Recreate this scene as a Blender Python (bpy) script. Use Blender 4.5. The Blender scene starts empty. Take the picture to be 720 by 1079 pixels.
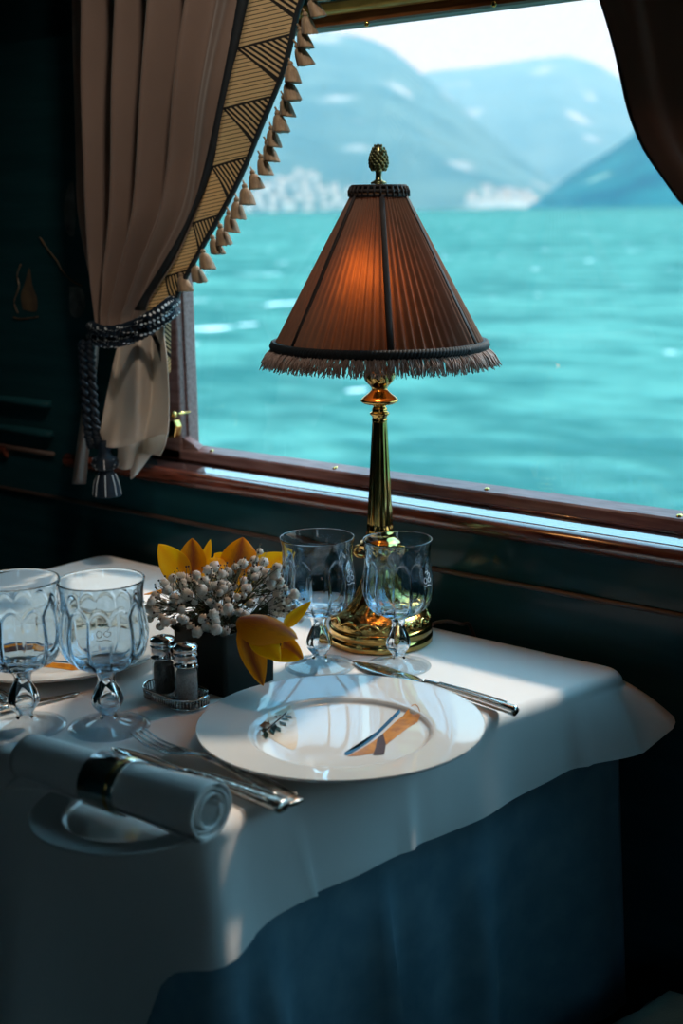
import bpy, math, random
from math import sin, cos, pi, radians as rad, sqrt, exp
from mathutils import Vector, Matrix
random.seed(11)
S = bpy.context.scene
COL = S.collection

# ------------------------------------------------------------------ camera
F = 1450.0
PITCH, AZ, ROLL = rad(12.4), rad(49.6), rad(-1.0)
TZ = 0.75                       # table top height
CAM = Vector((0, 0, TZ + 0.50))
_fh = Vector((-cos(AZ), sin(AZ), 0)); _rt = Vector((sin(AZ), cos(AZ), 0)); _u = Vector((0, 0, 1))
FW = _fh * cos(PITCH) - _u * sin(PITCH)
_up = _fh * sin(PITCH) + _u * cos(PITCH)
RT = _rt * cos(ROLL) + _up * sin(ROLL)
UP = _up * cos(ROLL) - _rt * sin(ROLL)
def _ray(x, y): return FW + RT * ((x - 360) / F) + UP * ((539.5 - y) / F)
def onz(x, y, z=TZ):
    d = _ray(x, y); return CAM + d * ((z - CAM.z) / d.z)
def ony(x, y, Y):
    d = _ray(x, y); return CAM + d * ((Y - CAM.y) / d.y)
def atd(x, y, k): return CAM + _ray(x, y) * k

cd = bpy.data.cameras.new('camera'); cam = bpy.data.objects.new('camera', cd); COL.objects.link(cam)
cam.matrix_world = Matrix((RT, UP, -FW)).transposed().to_4x4()
cam.location = CAM
cd.sensor_fit = 'VERTICAL'; cd.sensor_height = 36.0; cd.lens = F / 1079 * 36.0
cd.clip_start = 0.05; cd.clip_end = 40000
cd.dof.use_dof = True; cd.dof.focus_distance = 1.53; cd.dof.aperture_fstop = 4.5
S.camera = cam

# ------------------------------------------------------------------ materials
def nodes(name):
    m = bpy.data.materials.new(name); m.use_nodes = True
    nt = m.node_tree
    for n in list(nt.nodes): nt.nodes.remove(n)
    out = nt.nodes.new('ShaderNodeOutputMaterial')
    return m, nt, out
def N(nt, t, **kw):
    n = nt.nodes.new(t)
    for k, v in kw.items():
        if k in n.inputs.keys(): n.inputs[k].default_value = v
        else: setattr(n, k, v)
    return n
def L(nt, a, b): nt.links.new(a, b)
def c4(c): return (c[0], c[1], c[2], 1)
def mat(name, col, rough=.5, metal=0, noise=0, nscale=30, col2=None, bump=0, bscale=200, spec=.5, coat=0, trans=0, ior=1.5, sheen=0, stretch=None, subs=0):
    m, nt, out = nodes(name)
    p = N(nt, 'ShaderNodeBsdfPrincipled'); L(nt, p.outputs[0], out.inputs[0])
    p.inputs['Roughness'].default_value = rough; p.inputs['Metallic'].default_value = metal
    p.inputs['Specular IOR Level'].default_value = spec; p.inputs['Coat Weight'].default_value = coat
    p.inputs['Coat Roughness'].default_value = .06
    p.inputs['Transmission Weight'].default_value = trans; p.inputs['IOR'].default_value = ior
    p.inputs['Sheen Weight'].default_value = sheen
    p.inputs['Base Color'].default_value = c4(col)
    tc = N(nt, 'ShaderNodeTexCoord')
    src = tc.outputs['Object']
    if stretch:
        mp = N(nt, 'ShaderNodeMapping'); mp.inputs['Scale'].default_value = stretch
        L(nt, src, mp.inputs[0]); src = mp.outputs[0]
    if noise or col2:
        nz = N(nt, 'ShaderNodeTexNoise', Scale=nscale, Detail=4.0); L(nt, src, nz.inputs['Vector'])
        mx = N(nt, 'ShaderNodeMix', data_type='RGBA')
        c2 = col2 or tuple(c * (1 - noise) for c in col)
        rp = N(nt, 'ShaderNodeMapRange'); rp.inputs[1].default_value = .35; rp.inputs[2].default_value = .65
        L(nt, nz.outputs['Fac'], rp.inputs[0]); L(nt, rp.outputs[0], mx.inputs['Factor'])
        mx.inputs['A'].default_value = c4(col); mx.inputs['B'].default_value = c4(c2)
        L(nt, mx.outputs['Result'], p.inputs['Base Color'])
    if bump:
        nb = N(nt, 'ShaderNodeTexNoise', Scale=bscale, Detail=2.0); L(nt, src, nb.inputs['Vector'])
        b = N(nt, 'ShaderNodeBump', Strength=bump, Distance=.002); L(nt, nb.outputs['Fac'], b.inputs['Height'])
        L(nt, b.outputs[0], p.inputs['Normal'])
    return m
M = {}
M['cloth'] = mat('white_table_linen', (.77, .75, .735), .85, bump=.12, bscale=1500, spec=.2, sheen=.1)
M['under'] = mat('blue_damask', (.11, .215, .285), .6, col2=(.16, .28, .35), nscale=26, bump=.1, bscale=900, spec=.3)
M['porcelain'] = mat('white_porcelain', (.60, .615, .61), .04, spec=.8, noise=.03, nscale=8)
M['silver'] = mat('polished_silver', (.72, .71, .68), .14, 1, noise=.1, nscale=60)
M['silver_old'] = mat('worn_silver', (.68, .66, .61), .22, 1, noise=.5, nscale=150, bump=.5, bscale=260)
M['brass'] = mat('polished_brass', (.78, .52, .18), .14, 1, col2=(.55, .33, .09), nscale=40)
M['brass_dark'] = mat('aged_brass', (.62, .40, .13), .22, 1, col2=(.28, .17, .05), nscale=90, bump=.35, bscale=220)
M['bronze'] = mat('patinated_bronze', (.22, .20, .09), .3, 1, col2=(.10, .12, .07), nscale=120)
M['chrome'] = mat('chrome', (.75, .75, .75), .1, 1, noise=.08, nscale=50)
M['lacquer'] = mat('black_lacquered_wood', (.006, .034, .042), .10, col2=(.009, .045, .055), nscale=5, stretch=(1, 1, 9), spec=.14)
M['mahogany'] = mat('varnished_mahogany', (.17, .045, .026), .22, col2=(.05, .013, .008), nscale=14, stretch=(1, 9, 9), spec=.5, coat=.8)
M['brown_rail'] = mat('satin_brown_rail', (.22, .085, .028), .4, col2=(.10, .035, .012), nscale=14, stretch=(1, 9, 9), spec=.12)
M['bead'] = mat('dull_brown_bead', (.075, .045, .035), .5, noise=.3, nscale=30)
M['mahogany_dull'] = mat('worn_mahogany', (.27, .165, .165), .36, col2=(.17, .085, .08), nscale=22, stretch=(1, 9, 9), spec=.6)
M['sill_gloss'] = mat('mirror_varnished_sill', (.06, .03, .03), .05, col2=(.03, .015, .012), nscale=14, stretch=(1, 9, 9), spec=.9, coat=1.0, ior=1.6)
M['darkwood'] = mat('dark_wood', (.02, .009, .006), .3, col2=(.035, .014, .01), nscale=12, stretch=(1, 8, 8), coat=.3)
M['giltwood'] = mat('gilded_burr_wood', (.95, .62, .17), .38, .3, col2=(.45, .22, .04), nscale=14, stretch=(1, 3, 3), bump=.5, bscale=30)
M['curtain'] = mat('taupe_satin', (.235, .165, .135), .55, noise=.10, nscale=9, bump=.1, bscale=1200, sheen=.35, spec=.35)
M['curtain_lit'] = mat('lit_taupe_satin', (.50, .44, .375), .55, noise=.08, nscale=9, bump=.1, bscale=1200, sheen=.3, spec=.35)  # same satin lightened: light from table and window painted into the lower drape
M['curtain_dark'] = mat('brown_satin', (.20, .125, .10), .5, noise=.1, nscale=9, bump=.1, bscale=1200, sheen=.2, spec=.35)
M['tassel'] = mat('tan_silk_thread', (.40, .29, .18), .6, col2=(.27, .185, .115), nscale=300, stretch=(1, 1, .1), sheen=.3)
M['navy'] = mat('navy_cord', (.006, .014, .026), .6, noise=.4, nscale=80, spec=.2)
M['navy_tape'] = mat('black_velvet_tape', (.006, .012, .018), .7, noise=.3, nscale=200)
M['white_thread'] = mat('white_thread', (.62, .66, .68), .6, noise=.1, nscale=300)
M['green_pot'] = mat('black_green_glazed_pot', (.003, .012, .011), .45, noise=.3, nscale=20, spec=.2)
M['leaf'] = mat('dark_leaf', (.02, .05, .025), .5, noise=.4, nscale=40)
M['stem'] = mat('green_stem', (.05, .09, .04), .6, noise=.3, nscale=80)
M['bud'] = mat('brown_bud', (.045, .035, .025), .6, noise=.3, nscale=200)
M['blossom'] = mat('white_gypsophila', (.92, .92, .86), .8, col2=(.76, .76, .70), nscale=420, bump=.4, bscale=900)
M['pepper'] = mat('ground_pepper', (.02, .022, .02), .9, noise=.6, nscale=700, bump=.5, bscale=900)
M['salt'] = mat('coarse_grey_salt', (.50, .46, .45), .8, col2=(.32, .29, .29), nscale=600, bump=.6, bscale=900)
M['gold_paint'] = mat('gold_brown_enamel', (.50, .20, .015), .3, spec=.2, col2=(.30, .10, .01), nscale=120)
M['blue_paint'] = mat('blue_enamel', (.006, .085, .20), .3, spec=.2, noise=.4, nscale=120)
M['brown_paint'] = mat('dark_brown_enamel', (.07, .03, .025), .3, spec=.2, noise=.3, nscale=150)
M['green_paint'] = mat('dark_green_enamel', (.008, .045, .03), .3, spec=.2, noise=.4, nscale=150)
M['rust_paint'] = mat('rust_enamel', (.20, .07, .012), .3, spec=.2, noise=.4, nscale=150)
M['beige_paint'] = mat('cream_enamel', (.70, .62, .50), .12, noise=.05, nscale=40)
M['engrave'] = mat('frosted_engraving', (.75, .82, .88), .6, noise=.05, nscale=100)
M['floor'] = mat('dark_carpet', (.015, .02, .016), .95, col2=(.03, .032, .02), nscale=60, bump=.5, bscale=500)
M['olive'] = mat('olive_upholstery', (.05, .05, .028), .85, col2=(.075, .068, .035), nscale=45, bump=.3, bscale=500, sheen=.2)
M['ceil'] = mat('dark_ceiling_paint', (.05, .06, .06), .5, noise=.2, nscale=3)
M['cord'] = mat('brown_flex', (.05, .028, .02), .4, noise=.2, nscale=100)
M['inlay'] = mat('pale_wood_inlay', (.12, .085, .05), .25, col2=(.07, .055, .04), nscale=30, coat=.4)
M['inlay_grey'] = mat('grey_wood_inlay', (.10, .12, .12), .25, col2=(.03, .05, .055), nscale=40, coat=.4)

def facing(nt):      # reflectance of a thin sheet, the same from both sides
    lw = N(nt, 'ShaderNodeLayerWeight'); lw.inputs['Blend'].default_value = .5
    pw = N(nt, 'ShaderNodeMath', operation='POWER'); L(nt, lw.outputs['Facing'], pw.inputs[0]); pw.inputs[1].default_value = 4.5
    ma = N(nt, 'ShaderNodeMath', operation='MULTIPLY_ADD'); L(nt, pw.outputs[0], ma.inputs[0]); ma.inputs[1].default_value = .85; ma.inputs[2].default_value = .045
    return ma.outputs[0]
def mat_glass(name, tint, thin, rough=0.0):
    m, nt, out = nodes(name)
    g = N(nt, 'ShaderNodeBsdfGlass', IOR=1.5, Roughness=rough); g.inputs['Color'].default_value = c4(tint)
    tc = N(nt, 'ShaderNodeTexCoord'); nz = N(nt, 'ShaderNodeTexNoise', Scale=25.0); L(nt, tc.outputs['Object'], nz.inputs['Vector'])
    b = N(nt, 'ShaderNodeBump', Strength=.04, Distance=.002); L(nt, nz.outputs['Fac'], b.inputs['Height']); L(nt, b.outputs[0], g.inputs['Normal'])
    # thin-walled share: light also passes straight through the thin wall
    t = N(nt, 'ShaderNodeBsdfTransparent'); t.inputs[0].default_value = c4(tint); gl = N(nt, 'ShaderNodeBsdfGlossy', Roughness=0.0)
    fr = facing(nt); th = N(nt, 'ShaderNodeMixShader'); L(nt, fr, th.inputs[0]); L(nt, t.outputs[0], th.inputs[1]); L(nt, gl.outputs[0], th.inputs[2])
    ms = N(nt, 'ShaderNodeMixShader'); ms.inputs[0].default_value = thin; L(nt, g.outputs[0], ms.inputs[1]); L(nt, th.outputs[0], ms.inputs[2])
    L(nt, ms.outputs[0], out.inputs[0]); return m
M['crystal'] = mat_glass('cut_crystal', (.88, .955, 1.0), 0)
M['crystal_foot'] = mat_glass('crystal_foot', (.92, .97, 1.0), 1)
M['crystal_stem'] = mat_glass('crystal_stem', (.90, .96, 1.0), 0)
M['jar_glass'] = mat_glass('clear_glass', (.95, .97, .97), 1)

def mat_pane():
    m, nt, out = nodes('window_glass')
    t = N(nt, 'ShaderNodeBsdfTransparent'); t.inputs['Color'].default_value = (.96, .985, .98, 1)
    g = N(nt, 'ShaderNodeBsdfGlossy', Roughness=.0)
    fr = facing(nt); mx = N(nt, 'ShaderNodeMixShader')
    tc = N(nt, 'ShaderNodeTexCoord'); nz = N(nt, 'ShaderNodeTexNoise', Scale=3.0); L(nt, tc.outputs['Object'], nz.inputs['Vector'])
    b = N(nt, 'ShaderNodeBump', Strength=.01, Distance=.001); L(nt, nz.outputs['Fac'], b.inputs['Height']); L(nt, b.outputs[0], g.inputs['Normal'])
    L(nt, fr, mx.inputs[0]); L(nt, t.outputs[0], mx.inputs[1]); L(nt, g.outputs[0], mx.inputs[2])
    L(nt, mx.outputs[0], out.inputs[0]); return m
M['pane'] = mat_pane()

def translucent(key, share, tint=(1, 1, 1)):     # thin cloth: part of the light passes through
    m = M[key]; nt = m.node_tree; p = next(n for n in nt.nodes if n.type == 'BSDF_PRINCIPLED'); out = next(n for n in nt.nodes if n.type == 'OUTPUT_MATERIAL')
    t = N(nt, 'ShaderNodeBsdfTranslucent'); ms = N(nt, 'ShaderNodeMixShader'); ms.inputs[0].default_value = share
    src = p.inputs['Base Color'].links[0].from_socket if p.inputs['Base Color'].links else None
    mx = N(nt, 'ShaderNodeMix', data_type='RGBA', blend_type='MULTIPLY'); mx.inputs['Factor'].default_value = 1; mx.inputs['B'].default_value = c4(tint)
    if src: L(nt, src, mx.inputs['A'])
    else: mx.inputs['A'].default_value = p.inputs['Base Color'].default_value
    L(nt, mx.outputs['Result'], t.inputs[0]); L(nt, p.outputs[0], ms.inputs[1]); L(nt, t.outputs[0], ms.inputs[2]); L(nt, ms.outputs[0], out.inputs[0])
def mat_shade():
    m, nt, out = nodes('pleated_brown_silk')
    tc = N(nt, 'ShaderNodeTexCoord'); nz = N(nt, 'ShaderNodeTexNoise', Scale=60.0, Detail=4.0)
    L(nt, tc.outputs['Object'], nz.inputs['Vector'])
    def ramp(a, b):
        mx = N(nt, 'ShaderNodeMix', data_type='RGBA'); mx.inputs['A'].default_value = c4(a); mx.inputs['B'].default_value = c4(b)
        L(nt, nz.outputs['Fac'], mx.inputs['Factor']); return mx.outputs['Result']
    d = N(nt, 'ShaderNodeBsdfDiffuse'); L(nt, ramp((.36, .235, .185), (.27, .17, .13)), d.inputs[0])
    t = N(nt, 'ShaderNodeBsdfTranslucent'); L(nt, ramp((.042, .016, .004), (.022, .0075, .002)), t.inputs[0])
    s = N(nt, 'ShaderNodeMixShader'); s.inputs[0].default_value = .5
    L(nt, d.outputs[0], s.inputs[1]); L(nt, t.outputs[0], s.inputs[2]); L(nt, s.outputs[0], out.inputs[0])
    return m
M['shade'] = mat_shade()
M['fringe'] = mat('brown_fringe_thread', (.46, .345, .305), .7, col2=(.30, .21, .185), nscale=200)
M['tape'] = mat('black_brown_tape', (.022, .017, .018), .7, noise=.3, nscale=200)

def mat_petal(name, base, edge, vein):
    m, nt, out = nodes(name)
    uv = N(nt, 'ShaderNodeUVMap'); sx = N(nt, 'ShaderNodeSeparateXYZ'); L(nt, uv.outputs[0], sx.inputs[0])
    # streaks along the middle of the petal
    a = N(nt, 'ShaderNodeMath', operation='SUBTRACT'); L(nt, sx.outputs[0], a.inputs[0]); a.inputs[1].default_value = .5
    b = N(nt, 'ShaderNodeMath', operation='ABSOLUTE'); L(nt, a.outputs[0], b.inputs[0])
    mr = N(nt, 'ShaderNodeMapRange'); mr.inputs[1].default_value = .02; mr.inputs[2].default_value = .32; L(nt, b.outputs[0], mr.inputs[0])
    nz = N(nt, 'ShaderNodeTexNoise', Scale=14.0, Detail=3.0); mp = N(nt, 'ShaderNodeMapping'); mp.inputs['Scale'].default_value = (3, .5, 1)
    L(nt, uv.outputs[0], mp.inputs[0]); L(nt, mp.outputs[0], nz.inputs['Vector'])
    ad = N(nt, 'ShaderNodeMath', operation='MULTIPLY_ADD'); L(nt, nz.outputs['Fac'], ad.inputs[0]); ad.inputs[1].default_value = .9; L(nt, mr.outputs[0], ad.inputs[2])
    sb = N(nt, 'ShaderNodeMath', operation='SUBTRACT', use_clamp=True); L(nt, ad.outputs[0], sb.inputs[0]); sb.inputs[1].default_value = .4
    mx = N(nt, 'ShaderNodeMix', data_type='RGBA'); L(nt, sb.outputs[0], mx.inputs['Factor'])
    mx.inputs['A'].default_value = c4(vein); mx.inputs['B'].default_value = c4(base)
    d = N(nt, 'ShaderNodeBsdfPrincipled', Roughness=.45); L(nt, mx.outputs['Result'], d.inputs['Base Color'])
    t = N(nt, 'ShaderNodeBsdfTranslucent'); L(nt, mx.outputs['Result'], t.inputs[0])
    ms = N(nt, 'ShaderNodeMixShader'); ms.inputs[0].default_value = .55
    L(nt, d.outputs[0], ms.inputs[1]); L(nt, t.outputs[0], ms.inputs[2]); L(nt, ms.outputs[0], out.inputs[0])
    return m
M['petal'] = mat_petal('yellow_petal', (.97, .68, .006), (.8, .5, .02), (.92, .56, .008))
M['petal_streak'] = mat_petal('yellow_petal_rust_streaks', (.90, .48, .012), (.8, .5, .02), (.42, .13, .05))

def mat_band():
    m, nt, out = nodes('woven_border_triangles')
    uv = N(nt, 'ShaderNodeUVMap'); sx = N(nt, 'ShaderNodeSeparateXYZ'); L(nt, uv.outputs[0], sx.inputs[0])
    u, v = sx.outputs[0], sx.outputs[1]
    def mth(op, a, b=None, c=None, cl=False):
        n = N(nt, 'ShaderNodeMath', operation=op, use_clamp=cl)
        for i, q in enumerate((a, b, c)):
            if q is None: continue
            if isinstance(q, (int, float)): n.inputs[i].default_value = q
            else: L(nt, q, n.inputs[i])
        return n.outputs[0]
    f = mth('FRACT', v)
    top = mth('GREATER_THAN', f, mth('MULTIPLY_ADD', u, -.3, .31))
    bot = mth('LESS_THAN', f, mth('MULTIPLY_ADD', u, .45, .30))
    tri = mth('MULTIPLY', top, bot)
    s1 = mth('LESS_THAN', mth('FRACT', mth('ADD', mth('MULTIPLY', v, 13.0), mth('MULTIPLY', u, -5.0))), .52)   # stripes of the dark triangles
    s2 = mth('LESS_THAN', mth('FRACT', mth('ADD', mth('MULTIPLY', v, 14.0), mth('MULTIPLY', u, 3.6))), .20)   # thin weft lines on the tan ground
    edge = mth('LESS_THAN', mth('ABSOLUTE', mth('SUBTRACT', f, mth('MULTIPLY_ADD', u, -.3, .31))), .022)
    edge2 = mth('LESS_THAN', mth('ABSOLUTE', mth('SUBTRACT', f, mth('MULTIPLY_ADD', u, .45, .30))), .022)
    k = mth('ADD', mth('MULTIPLY', tri, s1), mth('MULTIPLY', mth('SUBTRACT', 1.0, tri), s2), cl=True)
    k = mth('MAXIMUM', k, mth('MAXIMUM', edge, edge2))
    mx = N(nt, 'ShaderNodeMix', data_type='RGBA'); L(nt, k, mx.inputs['Factor'])
    mx.inputs['A'].default_value = (.74, .55, .31, 1); mx.inputs['B'].default_value = (.02, .02, .02, 1)
    p = N(nt, 'ShaderNodeBsdfPrincipled', Roughness=.7); L(nt, mx.outputs['Result'], p.inputs['Base Color'])
    L(nt, p.outputs[0], out.inputs[0]); return m
M['band'] = mat_band()

def mat_rope():
    m, nt, out = nodes('navy_rope_white_flecks')
    uv = N(nt, 'ShaderNodeUVMap'); sx = N(nt, 'ShaderNodeSeparateXYZ'); L(nt, uv.outputs[0], sx.inputs[0])
    def mth(op, a, b=None):
        n = N(nt, 'ShaderNodeMath', operation=op)
        for i, q in enumerate((a, b)):
            if q is None: continue
            if isinstance(q, (int, float)): n.inputs[i].default_value = q
            else: L(nt, q, n.inputs[i])
        return n.outputs[0]
    a = mth('LESS_THAN', mth('FRACT', mth('ADD', mth('MULTIPLY', sx.outputs[0], 2.0), mth('MULTIPLY', sx.outputs[1], 1.0))), .32)
    b = mth('LESS_THAN', mth('FRACT', mth('SUBTRACT', mth('MULTIPLY', sx.outputs[1], 1.0), sx.outputs[0])), .30)
    k = mth('MULTIPLY', a, b)
    mx = N(nt, 'ShaderNodeMix', data_type='RGBA'); L(nt, k, mx.inputs['Factor'])
    mx.inputs['A'].default_value = (.006, .014, .026, 1); mx.inputs['B'].default_value = (.6, .66, .7, 1)
    p = N(nt, 'ShaderNodeBsdfPrincipled', Roughness=.7); p.inputs['Specular IOR Level'].default_value = .15; L(nt, mx.outputs['Result'], p.inputs['Base Color'])
    L(nt, p.outputs[0], out.inputs[0]); return m
M['rope'] = mat_rope()

def mat_emit(name, col, s):
    m, nt, out = nodes(name); e = N(nt, 'ShaderNodeEmission', Strength=s); e.inputs[0].default_value = c4(col)
    L(nt, e.outputs[0], out.inputs[0]); return m
M['bulb'] = mat_emit('lit_bulb', (1, .50, .16), 14)

# ------------------------------------------------------------------ mesh helpers
class MB:
    def __init__(s): s.v = []; s.f = []; s.uv = {}
    def add(s, vs, fs, uvs=None):
        b = len(s.v); s.v += [tuple(x) for x in vs]
        for f in fs: s.f.append(tuple(b + i for i in f))
        if uvs:
            for i, q in enumerate(uvs): s.uv[b + i] = q
        return s
    def box(s, lo, hi):
        x0, y0, z0 = lo; x1, y1, z1 = hi
        return s.add([(x0,y0,z0),(x1,y0,z0),(x1,y1,z0),(x0,y1,z0),(x0,y0,z1),(x1,y0,z1),(x1,y1,z1),(x0,y1,z1)],
              [(0,3,2,1),(4,5,6,7),(0,1,5,4),(1,2,6,5),(2,3,7,6),(3,0,4,7)])
    def prism(s, poly, x0, x1):      # poly in (y,z), extruded along x
        n = len(poly)
        vs = [(x0, y, z) for y, z in poly] + [(x1, y, z) for y, z in poly]
        fs = [(i, (i+1) % n, n + (i+1) % n, n + i) for i in range(n)] + [tuple(range(n-1, -1, -1)), tuple(range(n, 2*n))]
        return s.add(vs, fs)
    def lathe(s, prof, n=48, rf=None, cx=0, cy=0, cz=0):
        vs = []; k = len(prof); uvs = []
        for i, (r, z) in enumerate(prof):
            for j in range(n):
                a = 2*pi*j/n; q = r * (rf(a, z, r) if rf else 1)
                vs.append((cx + q*cos(a), cy + q*sin(a), cz + z)); uvs.append((j/n, i/max(1, k-1)))
        fs = [(i*n + j, i*n + (j+1) % n, (i+1)*n + (j+1) % n, (i+1)*n + j) for i in range(k-1) for j in range(n)]
        return s.add(vs, fs, uvs)
    def tube(s, pts, r, n=8, ry=None, up=(0, 0, 1), caps=True, vs_=1.0, twist=None):
        pts = [Vector(p) for p in pts]; k = len(pts); up = Vector(up); vs = []; uvs = []; ln = 0
        for i, p in enumerate(pts):
            if i: ln += (p - pts[i-1]).length
            d = (pts[min(i+1, k-1)] - pts[max(i-1, 0)]).normalized()
            sd = d.cross(up)
            if sd.length < 1e-4: sd = d.cross(Vector((1, 0, 0)))
            sd.normalize(); nn = sd.cross(d).normalized()
            a = r[i] if hasattr(r, '__len__') else r
            b = (ry[i] if hasattr(ry, '__len__') else ry) if ry is not None else a
            for j in range(n):
                t = 2*pi*j/n + (twist*i if twist else 0)
                vs.append(p + sd*(a*cos(t)) + nn*(b*sin(t))); uvs.append((j/n, ln*vs_))
        fs = [(i*n+j, i*n+(j+1) % n, (i+1)*n+(j+1) % n, (i+1)*n+j) for i in range(k-1) for j in range(n)]
        if caps: fs += [tuple(range(n-1, -1, -1)), tuple(range((k-1)*n, k*n))]
        return s.add(vs, fs, uvs)
    def grid(s, f, nu, nv, uvf=None):
        vs = []; uvs = []
        for i in range(nv+1):
            for j in range(nu+1):
                u, v = j/nu, i/nv; vs.append(f(u, v)); uvs.append(uvf(u, v) if uvf else (u, v))
        w = nu+1
        return s.add(vs, [(i*w+j, i*w+j+1, (i+1)*w+j+1, (i+1)*w+j) for i in range(nv) for j in range(nu)], uvs)
    def ball(s, c, r, n=10, m=6, sq=(1, 1, 1)):
        c = Vector(c)
        return s.lathe_raw(c, r, n, m, sq)
    def lathe_raw(s, c, r, n, m, sq):
        vs = []
        for i in range(m+1):
            t = pi*i/m
            for j in range(n):
                a = 2*pi*j/n; vs.append((c.x + r*sq[0]*sin(t)*cos(a), c.y + r*sq[1]*sin(t)*sin(a), c.z + r*sq[2]*cos(t)))
        return s.add(vs, [(i*n+j, (i+1)*n+j, (i+1)*n+(j+1) % n, i*n+(j+1) % n) for i in range(m) for j in range(n)])
    def build(s, name, m, parent=None, smooth=True, sub=0, solid=0, bevel=0, world=False, auto=None):
        me = bpy.data.meshes.new(name)
        o = Vector(parent_world(parent)) if (world and parent) else Vector((0, 0, 0))
        me.from_pydata([Vector(v) - o for v in s.v], [], s.f)
        if s.uv:
            ul = me.uv_layers.new(name='UVMap')
            for l in me.loops: ul.data[l.index].uv = s.uv.get(l.vertex_index, (0, 0))
        me.materials.append(m if not isinstance(m, str) else M[m])
        me.validate(); me.update()
        import bmesh
        bm = bmesh.new(); bm.from_mesh(me); bmesh.ops.remove_doubles(bm, verts=bm.verts, dist=1e-6) if not s.uv else None
        bmesh.ops.recalc_face_normals(bm, faces=bm.faces); bm.to_mesh(me); bm.free()
        me.polygons.foreach_set('use_smooth', [smooth]*len(me.polygons))
        if smooth and auto: me.set_sharp_from_angle(angle=rad(auto))
        ob = bpy.data.objects.new(name, me); COL.objects.link(ob)
        if parent: ob.parent = parent
        if solid:
            md = ob.modifiers.new('solidify', 'SOLIDIFY'); md.thickness = solid; md.offset = 0
        if bevel:
            md = ob.modifiers.new('bevel', 'BEVEL'); md.width = bevel; md.segments = 3; md.limit_method = 'ANGLE'
        if sub:
            md = ob.modifiers.new('subsurf', 'SUBSURF'); md.levels = sub; md.render_levels = sub
        return ob
def parent_world(p):
    v = Vector(p.location)
    while p.parent: p = p.parent; v += p.location
    return v
def tag(o, label=None, cat=None, group=None, kind=None):
    if label: o['label'] = label
    if cat: o['category'] = cat
    if group: o['group'] = group
    if kind: o['kind'] = kind
    return o
def empty(name, loc, rz=0, **kw):
    o = bpy.data.objects.new(name, None); COL.objects.link(o); o.location = loc; o.rotation_euler = (0, 0, rz); o.empty_display_size = .02
    return tag(o, **kw)
def copy_tree(o, parent=None):
    c = o.copy(); COL.objects.link(c)
    if parent: c.parent = parent
    for ch in list(o.children): copy_tree(ch, c)
    return c
def crs(pts, k=6):           # Catmull-Rom through points of any dimension
    out = []; n = len(pts)
    for i in range(n-1):
        p0, p1, p2, p3 = pts[max(i-1, 0)], pts[i], pts[i+1], pts[min(i+2, n-1)]
        for j in range(k):
            t = j/k
            out.append(tuple(.5*((2*b) + (-a+c)*t + (2*a-5*b+4*c-d)*t*t + (-a+3*b-3*c+d)*t**3) for a, b, c, d in zip(p0, p1, p2, p3)))
    out.append(tuple(pts[-1])); return out
def interp(tab, x):
    if x <= tab[0][0]: return tab[0][1]
    for (a, p), (b, q) in zip(tab, tab[1:]):
        if x <= b: return p + (q-p)*(x-a)/(b-a)
    return tab[-1][1]
def sstep(a, b, x):
    t = min(1, max(0, (x-a)/(b-a))); return t*t*(3-2*t)
_nt = [[random.random() for _ in range(64)] for _ in range(64)]
def vnoise(x, y):
    i, j = math.floor(x), math.floor(y); fx, fy = x-i, y-j; fx = fx*fx*(3-2*fx); fy = fy*fy*(3-2*fy)
    g = lambda a, b: _nt[a % 64][b % 64]
    return (g(i, j)*(1-fx)+g(i+1, j)*fx)*(1-fy) + (g(i, j+1)*(1-fx)+g(i+1, j+1)*fx)*fy
def fbm(x, y, o=5):
    s = 0; a = .5
    for _ in range(o): s += a*vnoise(x, y); x *= 2.03; y *= 2.03; a *= .5
    return s
# ------------------------------------------------------------------ the room
WY = 1.33                       # inner face of the window wall
GY = 1.405                      # glass plane
GZ0, GZ1 = 0.911, 1.472
WINS = [(-3.30, -2.04), (-1.49, -0.30), (-0.12, 1.25)]
def struct(name, mb, m, label=None, **kw):
    o = mb.build(name, m, None, **kw); tag(o, label, None, None, 'structure'); return o
R0, R1, RB, RH = -4.2, 2.6, -1.5, 2.15
struct('floor', MB().box((R0-.1, RB-.1, -.08), (R1+.1, 1.5, 0)), 'floor', 'dark carpeted floor under the dining table', smooth=False)
struct('ceiling', MB().box((R0-.1, RB-.1, RH), (R1+.1, 1.5, RH+.08)), 'ceil', 'dark saloon ceiling', smooth=False)
struct('wall_left', MB().box((R0-.1, RB-.1, 0), (R0, 1.5, RH)), 'lacquer', 'dark lacquered end wall of the saloon', smooth=False)
struct('wall_right', MB().box((R1, RB-.1, 0), (R1+.1, 1.5, RH)), 'lacquer', 'dark lacquered far end wall of the saloon', smooth=False)
w = MB()
w.box((R0, WY, 0), (R1, 1.42, .865))
w.box((R0, WY+.03, 1.50), (R1, 1.42, RH))
prev = R0
for a, b in WINS + [(R1, None)]:
    w.box((prev, WY, .865), (a-.062 if b is not None else a, 1.42, 1.50)); prev = (b or 0) + .062
struct('wall_back', w, 'lacquer', 'glossy black lacquered wall around the window', smooth=False)
w = MB(); w.box((R0, RB-.1, 0), (R1, RB, 1.15)); w.box((R0, RB-.1, 1.9), (R1, RB, RH))
prev = R0
for a, b in [(.95, 1.6), (R1, None)]:
    w.box((prev, RB-.1, 1.15), (a, RB, 1.9)); prev = b or 0
struct('wall_front', w, 'lacquer', 'dark wall with windows across the saloon', smooth=False)
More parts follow.
